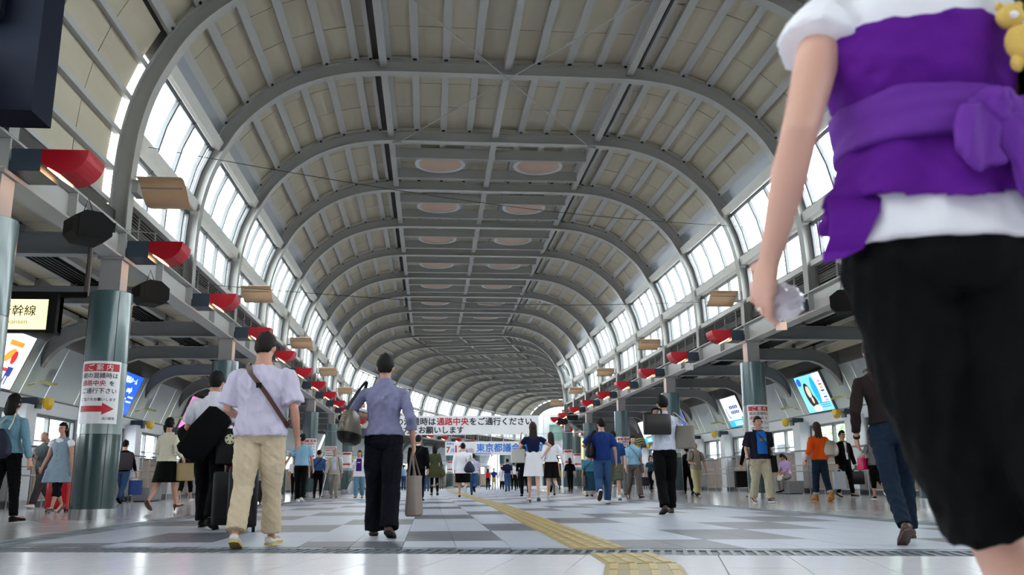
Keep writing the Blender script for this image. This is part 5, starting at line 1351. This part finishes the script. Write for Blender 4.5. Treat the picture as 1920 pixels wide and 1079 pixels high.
j = person((4.95, 52.3, 0), 0, 1.6, 'person in white shirt and black trousers beside the distant navy-shirted man', top=dict(type='shirt', mat=WHT, sleeve=1.2, loose=1.15), bottom=BLACKTR, legs='slowL', detail=0)
j = person((4.8, 59.0, 0), 0, 1.45, 'person in long white coat carrying a brown bag far down the hall', top=dict(type='coat', mat=WHT, hem=.36, sleeve=1.9), bottom=BLACKTR, legs='slowL', detail=0)
bag('handbag', 'small red-brown handbag of the distant white-coated person', 'bag', j['hand1'], 0, .3, .12, .35, LTHB, shape='tote')
j = person((2.3, 19.6, 0), -.02, 1.69, 'woman in navy top and white pleated skirt with her left hand raised', top=dict(type='tee', mat=NVY, sleeve=.5, sr=.040, loose=1.06, hem=.60, wr=.004), bottom=dict(type='skirt', mat=WHT, hem=.305, flare=1.25, pleat=.05, belt=SNAKE), hair='long', hairm=HAIRBR, legs='slowL', female=True, arms={'L': (-.155, .12, .81, -.15, -.2, -1), 'R': (.135, -.02, .57, 1, -.35, 0)}, shoe=('heel', SILS, BRSH), skin=SKINP, detail=1)
bag('handbag', 'pale checked handbag on the arm of the woman in the white skirt', 'bag', j['T']((-.20, .02, .655)), .2, .32, .14, .30, PATB, hang=j['elb0']+Vector((0, 0, .02)), shape='tote', strapm=PATB)
j = person((3.09, 22.44, 0), .0, 1.63, 'woman in white cardigan and black pleated skirt with long brown hair', top=dict(type='cardigan', mat=WHT, sleeve=1.75, loose=1.12, hem=.545), bottom=dict(type='skirt', mat=BLK, hem=.30, flare=1.2, pleat=.04), hair='long', hairm=HAIRBR, legs='liftR', female=True, arms={'R': (.19, .0, .50)}, shoe=('heel', SILS, SILS), skin=SKINP)
j = person((3.25, 30.4, 0), 0, 1.66, 'person in black with a dark bag between the two women in skirts', top=dict(type='jacket', mat=BLK, sleeve=1.9, loose=1.15), bottom=dict(type='trousers', mat=BLK), legs='liftR', detail=1)
j = person((4.35, 31.5, 0), 0, 1.66, 'person in black top and grey trousers behind the white-cardigan woman', top=dict(type='tee', mat=BLK), bottom=dict(type='trousers', mat=GREYF), legs='liftL', detail=0)
j = person((7.9, 54.5, 0), 0, 1.4, 'person in yellow jacket at the distant column', top=dict(type='jacket', mat=YELF, sleeve=1.9, loose=1.2), bottom=dict(type='trousers', mat=CHAR), legs='slowL', detail=0)
j = person((10.9, 60.6, 0), PI, 1.5, 'person in red patterned top beyond the far column', top=dict(type='tee', mat=REDF), bottom=BLACKTR, hair='bob', legs='slowR', detail=0, face=True)
j = person((3.68, 18.73, 0), -.12, 1.78, 'man in royal navy T-shirt and jeans lifting his left heel', top=dict(type='tee', mat=NVY2, sleeve=.8, sr=.048, loose=1.16, hem=.50), bottom=dict(type='trousers', mat=DENIM, loose=1.12, hem=.042), legs='passR', arms={'L': (-.11, .10, .66, -1, -.4, -.5), 'R': (.17, .05, .49)}, shoe=('sneaker', GREYM, LTHB), head=(0, .35))
bag('shoulder_bag', 'black slouchy bag on the left shoulder of the royal navy T-shirt man', 'bag', j['T']((-.14, -.06, .71)), .9, .34, .18, .32, LTHK, hang=j['T']((-.08, 0, .855)), shape='sack', sw=.024)
j = person((5.1, 28.2, 0), -.05, 1.38, 'small woman in teal blouse and long dark teal skirt with a slanting strap', top=dict(type='blouse', mat=TEALF, sleeve=1.2, loose=1.28, hem=.555), bottom=dict(type='skirt', mat=TEALS, hem=.12, flare=1.3, pleat=.02), hair='short', legs='stand', female=True, shoe=('shoe', BLACK, BLACK), build=1.1)
crossbody(j, -1, 'shoulder_bag', 'brocade shoulder bag of the small woman in teal', .34, .36, .1, BROC, LTHK, z=.42, sw=.012)
j = person((4.65, 22.16, 0), -.1, 1.70, 'man in blue shirt and olive-grey knee shorts behind the royal navy T-shirt man', top=dict(type='shirt', mat=fabric('mid_blue', (36, 72, 124)), sleeve=.9, sr=.05, loose=1.2, hem=.52), bottom=dict(type='shorts', mat=fabric('olive_grey', (92, 94, 80)), loose=1.25), legs='slowL', shoe=('sneaker', GREYM, GREYM), build=1.05)
j = person((5.38, 23.13, 0), PI+.05, 1.64, 'woman in pale blue polo shirt with a dark strap across, walking towards us', top=dict(type='polo', mat=POLO, sleeve=.72, loose=1.14, hem=.54, collar=1), bottom=dict(type='trousers', mat=TAU, loose=1.15, hem=.045), hair='bob', legs='walkL', face=True, female=True, build=1.08, skin=SKINP)
t = j['PT']; strap(j['r'], [t(v) for v in ((.07, -.04, .835), (.07, .03, .835), (.0, .088, .74), (-.08, .082, .63), (-.12, .02, .57))], .014, LTHK, 'strap')
bag('handbag', 'dark handbag at the hip of the pale blue polo woman', 'bag', j['T']((-.14, .0, .56)), 1.4, .3, .1, .24, TAU, shape='tote')
j = person((6.6, 29.6, 0), PI, 1.58, 'person in grey trousers mostly hidden behind the pale blue polo woman', top=dict(type='tee', mat=WHT), bottom=dict(type='trousers', mat=GREYF, loose=1.2), legs='walkR')
j = person((9.3, 36.8, 0), PI+.1, 1.50, 'woman in dark teal top with a white cloth bag across her body', top=dict(type='tee', mat=TEALS), bottom=BLACKTR, hair='bob', legs='walkR', face=True, female=True, arms={'L': (-.12, .14, .62)})
bag('cloth_bag', 'slouchy white cloth bag hanging from the woman in dark teal', 'bag', j['T']((-.11, .10, .58)), PI-.3, .36, .14, .4, CREAMF, hang=j['T']((.05, .05, .84)), shape='hobo')
bag('handbag', 'square dark bag swinging beside the woman in dark teal', 'bag', j['hand1'], .2, .36, .12, .36, CHAR, shape='tote')
# man with briefcase
j = person((3.43, 12.72, 0), -.02, 1.68, 'man in pale shirt and black trousers holding a briefcase on his left shoulder', top=dict(type='shirt', mat=fabric('pale_grey_shirt', (196, 200, 216)), sleeve=.72, sr=.048, loose=1.14, hem=.53, collar=1, wr=.009), bottom=dict(type='trousers', mat=BLK, loose=1.1, hem=.044), legs='slowR', arms={'L': (-.085, .03, .83, -.5, .3, -1), 'R': (.10, .14, .62)}, shoe=('shoe', BRSH, BLACK), **NEAR)
b_ = bag('briefcase', 'dark brown briefcase held up behind the shoulder of the pale-shirted man', 'bag', j['T']((-.085, -.125, .835)), 0, .40, .09, .30, mat('leather_dark', (34, 26, 26), .4, var=.1), shape='brief')
R2 = [(-.07, 0, -.005), (-.06, 0, .06), (0, 0, .075), (.06, 0, .06), (.07, 0, -.005)]; strap(b_, R2, .012, LTHK, 'handle', th=.006)
bag('shoulder_bag', 'grey-brown shoulder bag with clear plastic on the pale-shirted man\'s right', 'bag', j['T']((.175, -.05, .735)), -.5, .27, .16, .33, mat('bag_grey_brown', (124, 116, 106), .6), hang=j['T']((.095, 0, .85)), shape='tote', sw=.016)
# khaki man
j = person((8.1, 26.5, 0), PI+.1, 1.60, 'grey-haired man in taupe short-sleeved shirt and khaki trousers wearing a backpack', top=dict(type='shirt', mat=TAUP2, sleeve=.8, sr=.05, loose=1.22, hem=.48, collar=1), bottom=dict(type='trousers', mat=CHINO, loose=1.35, hem=.055), hair='bald', hairm=HAIRG, legs='walkR', face=True, skin=SKIND, arms={'R': (.1, .15, .60)})
t = j['PT']
for sx in (-1, 1): strap(j['r'], [t(v) for v in ((sx*.06, -.05, .83), (sx*.068, .02, .84), (sx*.075, .082, .75), (sx*.09, .06, .66))], .016, BLACK, 'backpack_strap')
bag('backpack', 'black backpack on the grey-haired man in taupe', 'bag', j['T']((0, -.10, .83)), PI, .32, .16, .46, BLACK, shape='case')
j = person((8.95, 30.3, 0), 0, 1.60, 'person in dark suit half hidden behind the pale-shirted man\'s column', top=dict(type='jacket', mat=BLKN, sleeve=1.9, loose=1.15), bottom=BLACKTR, legs='slowL')
# man in dark shirt, blue tee
j = person((6.88, 17.97, 0), PI+.05, 1.74, 'man in open dark shirt over a bright blue T-shirt and cream chinos', top=dict(type='shirt', mat=fabric('dark_check', (30, 30, 44)), sleeve=.85, sr=.056, loose=1.25, hem=.50, front=BLUT, fw=.062), bottom=dict(type='trousers', mat=fabric('cream_chino', (186, 176, 152)), loose=1.22, hem=.048), hair='short', legs='slowL', face=True, build=1.14, shoe=('sneaker', CHAR, GREYM), head=(.1, 0), arms={'R': (.175, .05, .49)}, **NEAR)
t = j['PT']; m = M(); 
M().box(-.075, .075, 0, .008, -.028, .028, xf=lambda x, y, z: tuple(t((.0, .108, .725))+Vector((x, y, z)))).obj('tshirt_print', mat('print_olive_grey', (120, 130, 110), .8), j['r'])
strap(j['r'], [t(v) for v in ((.065, -.03, .845), (.06, .05, .83), (.0, .115, .73), (-.085, .112, .60), (-.135, .06, .52))], .018, BLACK, 'strap')
bag('shoulder_bag', 'black shoulder bag at the hip of the bright blue T-shirt man', 'bag', j['T']((-.155, .02, .54)), 1.3, .30, .14, .34, BLACK, shape='tote')
w0 = j['M'].inverted() @ j['wri1']; w1 = j['M'].inverted() @ j['wri1'].lerp(j['elb1'], .10); M().tube([w0, w1], .033, 12).obj('wristwatch', LTHK, j['r'], smooth=True)
j = person((8.55, 22.9, 0), 0, 1.68, 'person in black hidden behind the poster column on the right', top=dict(type='jacket', mat=BLK, sleeve=1.9), bottom=BLACKTR, legs='slowL', arms={'L': (-.19, .02, .48)})
bag('handbag', 'black bag carried by someone hidden behind the right poster column', 'bag', j['hand0']+Vector((0, 0, -.02)), .1, .34, .16, .42, BLACK, shape='tote')
# seated woman
j = person((11.75, 28.4, 0), PI/2+.5, 1.58, 'woman in lilac top sitting on the granite block looking down', top=dict(type='tee', mat=fabric('lilac2', (186, 160, 206)), sleeve=.8, loose=1.15), bottom=dict(type='trousers', mat=fabric('grey_pants', (120, 116, 112)), loose=1.2), hair='bob', legs='sit', face=True, female=True, head=(-.6, 0), lean=(-.18, 0), arms={'L': (-.06, .22, .60), 'R': (.06, .22, .60)})
bag('cloth_bag', 'cream cloth bag on the lap of the seated woman', 'bag', j['T']((.0, .20, .60)), 1., .3, .2, .22, CREAMF, shape='hobo')
# orange sweater
j = person((8.45, 18.62, 0), .12, 1.66, 'woman in orange sweater and turned-up jeans with tan boots', top=dict(type='sweater', mat=ORG, sleeve=1.35, sr=.050, loose=1.22, hem=.52, cuff=.8), bottom=dict(type='cuffed', mat=DDEN, loose=1.12, hem=.040, cuff=plaid('cloth_cuff', (170, 176, 180), (60, 60, 70), 20)), hair='long', hairm=HAIRBR, legs='slowL', female=True, arms={'L': (-.19, .02, .50), 'R': (.17, .06, .56)}, shoe=('boot', BOOTM, BOOTM), **NEAR)
bag('shoulder_bag', 'metallic silver shoulder bag on the orange sweater woman', 'bag', j['T']((.135, -.05, .765)), -.35, .34, .18, .34, SILV, hang=j['T']((.08, 0, .845)), shape='hobo', sw=.018)
w0 = j['M'].inverted() @ j['wri0']; w1 = j['M'].inverted() @ j['wri0'].lerp(j['elb0'], .12); M().tube([w0, w1], .03, 12).obj('bracelet', PINKB, j['r'], smooth=True)
# businessman
j = person((10.96, 22.65, 0), PI+.25, 1.70, 'businessman in black suit and white shirt with glasses, carrying bags by the handrail', top=dict(type='jacket', mat=BLK, sleeve=1.95, sr=.046, loose=1.16, hem=.47, front=WHT, fw=.028), bottom=dict(type='trousers', mat=BLK), legs='slowL', face=True, arms={'L': (-.17, .04, .47), 'R': (.17, .04, .47)})
for sx in (-1, 1): M().tube([j['HPt']((sx*.006, .066, .935)), j['HPt']((sx*.034, .060, .937)), j['HPt']((sx*.048, .01, .937))], .0035, 5).obj('glasses_frame', BLACK, j['r'])
M().loft([[tuple(j['PT'](v)) for v in ((-.006, .088, .80), (.006, .088, .80), (.006, .094, .80), (-.006, .094, .80))], [tuple(j['PT'](v)) for v in ((-.012, .092, .66), (.012, .092, .66), (.012, .098, .66), (-.012, .098, .66))]]).obj('tie', CHAR, j['r'])
bag('briefcase', 'black briefcase in the hand of the businessman', 'bag', j['hand0']+Vector((0, 0, -.06)), .1, .40, .1, .34, LTHK, hang=j['hand0'], shape='brief')
bag('paper_bag', 'pale grey paper bag in the hand of the businessman', 'bag', j['hand1']+Vector((0, 0, -.06)), .1, .34, .12, .46, mat('bag_pale_grey', (176, 180, 190), .4), hang=j['hand1'], shape='tote')
# pink bag woman
j = person((10.36, 19.86, 0), -.25, 1.52, 'woman in grey T-shirt and black cropped trousers with high-top sneakers', top=dict(type='tee', mat=GREYF, sleeve=.75, loose=1.14, hem=.50), bottom=dict(type='capri', mat=BLK, loose=1.15), hair='long', hairm=HAIRBR, legs='liftR', female=True, arms={'L': (-.19, .08, .53), 'R': (.20, -.02, .50)}, shoe=('sneaker', BLACK, GREYM), **NEAR)
bag('handbag', 'shiny pink vinyl bag held by the woman in the grey T-shirt', 'bag', j['T']((-.16, .04, .61)), .5, .34, .16, .28, PINKB, hang=j['hand0'], shape='tote')
crossbody(j, 1, 'shoulder_bag', 'grey-green shoulder bag at the hip of the grey T-shirt woman', .26, .26, .12, mat('bag_grey_green', (92, 90, 80), .6), LTHK, z=.47)
# more distant walkers
for (x, y, H, a, tm, bm_, hr, lab) in ((-1.7, 60.2, 1.66, 0, LTB, DENIM, 'short', 'tiny far walker in light blue left of the tote bag'), (-.15, 51.8, 1.6, 0, WHT, DENIM, 'short', 'tiny far walker in white top and jeans beside the olive coat woman'),
        (-.9, 46, 1.62, PI, CHAR, BLK, 'bob', 'far person in charcoal left of the black suited man'), (6.3, 63, 1.6, 0, NVY, BLK, 'short', 'tiny far walker in navy right of the election banner centre'), (.9, 66, 1.6, 0, BLK, GREYF, 'bob', 'tiny far walker in black beneath the election banner'), (-5.9, 40, 1.66, 0, WHT, BLK, 'short', 'far person in white shirt near the fourth left column'),
        (-8.2, 33.5, 1.68, PI, CHAR, CHAR, 'short', 'far person in charcoal by the left handrail'), (7.0, 44, 1.6, 0, BLK, BLK, 'bob', 'far walker in black under the right-hand row of lamps')):
    person((x, y, 0), a, H, lab, top=dict(type='tee', mat=tm, sleeve=1.2), bottom=dict(type='trousers', mat=bm_), hair=hr, legs='slowL' if x < 0 else 'slowR', detail=0, face=a > 1)

# brown-sweater woman near the camera on the right
j = person((3.54, 6.50, 0), -.30, 1.56, 'woman in dark brown sweater and jeans with a brown leather strap, partly hidden', top=dict(type='sweater', mat=BRN, sleeve=1.75, sr=.038, loose=1.06, hem=.575, wr=.004, under=WHT), bottom=dict(type='trousers', mat=DDEN, loose=1.0, hem=.034), hair='long', hairm=HAIRBR, legs='walkR', female=True, arms={'L': (-.155, .03, .52)}, lean=(0, -.10), lat=(.06, .06), shoe=('shoe', BRSH, BRSH), **NEAR)
t = j['PT']; strap(j['r'], [t(v) for v in ((-.055, .03, .84), (-.05, -.03, .845), (-.01, -.075, .78), (.06, -.078, .66), (.12, -.04, .58))], (.016, (.7, 0, .4)), LTHB, 'strap')
bag('shoulder_bag', 'brown leather bag at the hip of the brown-sweater woman', 'bag', j['T']((.13, -.03, .60)), 1.2, .26, .1, .24, LTHB, shape='hobo')
w0 = j['M'].inverted() @ j['wri0']; w1 = j['M'].inverted() @ j['wri0'].lerp(j['elb0'], .08); M().tube([w0, w1], .026, 12).obj('wristband', BLACK, j['r'], smooth=True)

# woman in violet wrap, very near
HX, HY, HH = .90, 1.43, 1.63
j = person((HX, HY, 0), -.10, HH, 'woman very near the camera in a violet wrap top over white and black cropped trousers', top=dict(type='tee', mat=WHT, sleeve=.24, sr=.052, loose=1.05, hem=.522, wr=.003), bottom=dict(type='capri', mat=BLK, loose=1.22, hem=.050, waist=.530, len=1.16), hair='bob', legs='slowL', lat=(.34, .16), female=True, arms={'L': (-.172, .04, .525, -.2, -1, .1), 'R': (.09, .17, .60, .3, -1, -.6)}, shoe=('shoe', BLACK, BLACK), skin=SKINP, build=1.02, detail=2)
def wrapring(z, w, d, seed=0., amp=.0, n=64, y=-.003, fr_=9):
    return [tuple(j['PT']((w*math.cos(a)*(1+amp*math.sin(a*fr_+seed)), y+d*math.sin(a)*(1+amp*math.sin(a*fr_+seed)), z+amp*.18*math.sin(a*3+seed)))) for a in [2*PI*i/n for i in range(n)]]
m = M()
m.loft([wrapring(.765, .112, .086), wrapring(.745, .111, .086, .4, .01), wrapring(.71, .102, .080, 1, .012), wrapring(.68, .092, .073, 1.5, .012), wrapring(.658, .088, .069, 2, .02), wrapring(.64, .092, .071, 2.4, .03), wrapring(.615, .104, .078, 2.8, .035), wrapring(.59, .114, .085, 3.2, .045), wrapring(.563, .122, .090, 3.5, .055)])
w_ = fused(m, 'wrap_top', VIO, j['r'], .0085, wrinkle(.0085, 5, 6, 18))
m = M(); m.loft([wrapring(.684, .101, .084, 0, .01, fr_=5), wrapring(.67, .102, .085, .5, .012, fr_=5), wrapring(.650, .100, .083, 1., .012, fr_=5), wrapring(.630, .105, .084, 1.6, .012, fr_=5)]); fused(m, 'waist_sash', mat('cloth_violet_sash', (98, 30, 146), .8), w_, .007, wrinkle(.006, 9, 4, 34))
kx = .032
m = M(); m.ell(tuple(j['PT']((kx, -.088, .655))), .036, .026, .032, 28, 18, lambda q: q*(1+.13*math.sin(6*q.x+5*q.z)+.07*math.sin(13*q.z-9*q.x))); fused(m, 'knot', mat('cloth_violet_sash', (98, 30, 146), .8), w_, .005, wrinkle(.008, 11, 14, 26))
for nm, P_ in (('sash_tail', [((kx, -.088, .655), .012), ((kx+.012, -.098, .63), .022), ((kx+.02, -.102, .60), .026), ((kx+.035, -.104, .56), .03), ((kx+.05, -.10, .53), .004)]), ('sash_tail', [((kx, -.088, .655), .012), ((kx-.02, -.10, .635), .022), ((kx-.028, -.104, .605), .025), ((kx-.02, -.106, .58), .02)]), ('sash_tail', [((kx, -.088, .655), .012), ((kx+.04, -.095, .65), .02), ((kx+.07, -.09, .61), .028), ((kx+.085, -.088, .55), .03), ((kx+.09, -.08, .51), .006)])):
    m = M(); m.tube([j['PT'](p) for p, w in P_], [(w*HH, .011) for p, w in P_], 16, up=(0, 1, 0)); fused(m, nm, mat('cloth_violet_sash', (98, 30, 146), .8), w_, .006, wrinkle(.012, int(P_[2][0][0]*999)+7, 16, 8))
# side flap at the left
R_ = []
for z, x0, x1, y0 in ((.575, -.124, -.075, -.03), (.55, -.128, -.085, -.045), (.53, -.130, -.095, -.04), (.515, -.134, -.10, -.03), (.505, -.134, -.12, -.03)):
    R_.append([tuple(j['PT'](v)) for v in ((x0, y0, z), (x1, y0-.02, z), (x1, y0-.014, z), (x0, y0+.006, z))])
M().loft(R_).obj('wrap_flap', VIO, w_)
h = j['hand0']; o = empty('crumpled_tissue', h+Vector((.03, 0, .015)), 0, 'crumpled clear and white wrapper in the fist of the violet-wrap woman', 'wrapper')
M().ell((0, 0, 0), .045, .035, .035, 20, 14, lambda q: q*(1+.18*math.sin(9*q.x+3)*math.sin(8*q.y+11*q.z))).obj('film', mat('tissue_white', (214, 208, 216), .35, coat=.5), o, smooth=False)
b_ = bag('handbag', 'black bag at the right edge beside the violet-wrap woman, with a plush charm', 'bag', (HX+.29, HY-.06, 1.40), .4, .26, .14, .46, LTHK, hang=(HX+.20, HY, 1.44), shape='tote')
pl = empty('plush_charm', (.995, 1.27, 1.20), 0, 'small yellow plush charm dangling from the black bag', 'charm')
YP = mat('plush_yellow', (214, 178, 92), .9, bump=.4, bscale=90)
m = M(); m.ell((0, 0, 0), .026, .022, .034, 12, 8); m.ell((-.012, 0, .048), .024, .02, .022, 12, 8); m.obj('plush_body', YP, pl, smooth='all')
for v in ((-.03, 0, .066), (.006, 0, .07)): M().ell(v, .008, .006, .008, 8, 6).obj('ear', YP, pl, smooth='all')
for v in ((.014, 0, -.036), (-.012, 0, -.038), (.026, 0, .01)): M().ell(v, .011, .010, .016, 8, 6).obj('paw', YP, pl, smooth='all')
M().ell((-.018, -.018, .042), .008, .006, .006, 8, 6).obj('muzzle', WHT, pl, smooth='all')

# ------------------------------------------------------------------ finish: evaluate texts and fused bodies in one pass
def finish():
    dg = bpy.context.evaluated_depsgraph_get(); bpy.context.view_layer.update(); dg = bpy.context.evaluated_depsgraph_get()
    for o, m, name, parent, xf, bold in TEXTS:
        me = bpy.data.meshes.new_from_object(o.evaluated_get(dg)); me.name = name
        me.materials.clear(); me.materials.append(m)
        if bold:      # heavier strokes: the same glyph faces repeated a stroke-width apart
            n = len(me.vertices); bm = bmesh.new(); bm.from_mesh(me)
            for k_, (dx, dy) in enumerate(((bold, 0), (0, bold), (bold, bold))):
                g_ = bmesh.ops.duplicate(bm, geom=list(bm.verts)[:n]+list(bm.edges)[:len(me.edges)]+list(bm.faces)[:len(me.polygons)])
                for v in g_['geom']:
                    if isinstance(v, bmesh.types.BMVert): v.co.x += dx; v.co.y += dy; v.co.z += .0001*(k_+1)
                bm.verts.ensure_lookup_table()
            bm.to_mesh(me); bm.free()
        if xf:
            for v in me.vertices: v.co = xf((v.co.x, v.co.y, v.co.z))
        link(name, me, parent)
    for o, *_ in TEXTS: 
        c = o.data; bpy.data.objects.remove(o); bpy.data.curves.remove(c)
    for o, fn in REMESH:
        me = bpy.data.meshes.new_from_object(o.evaluated_get(dg)); old = o.data
        o.modifiers.clear()
        ms = [x for x in old.materials]; me.materials.clear()
        for x in ms: me.materials.append(x)
        if fn: fn(me)
        me.polygons.foreach_set('use_smooth', [True]*len(me.polygons)); me.name = old.name
        o.data = me; bpy.data.meshes.remove(old)
finish()
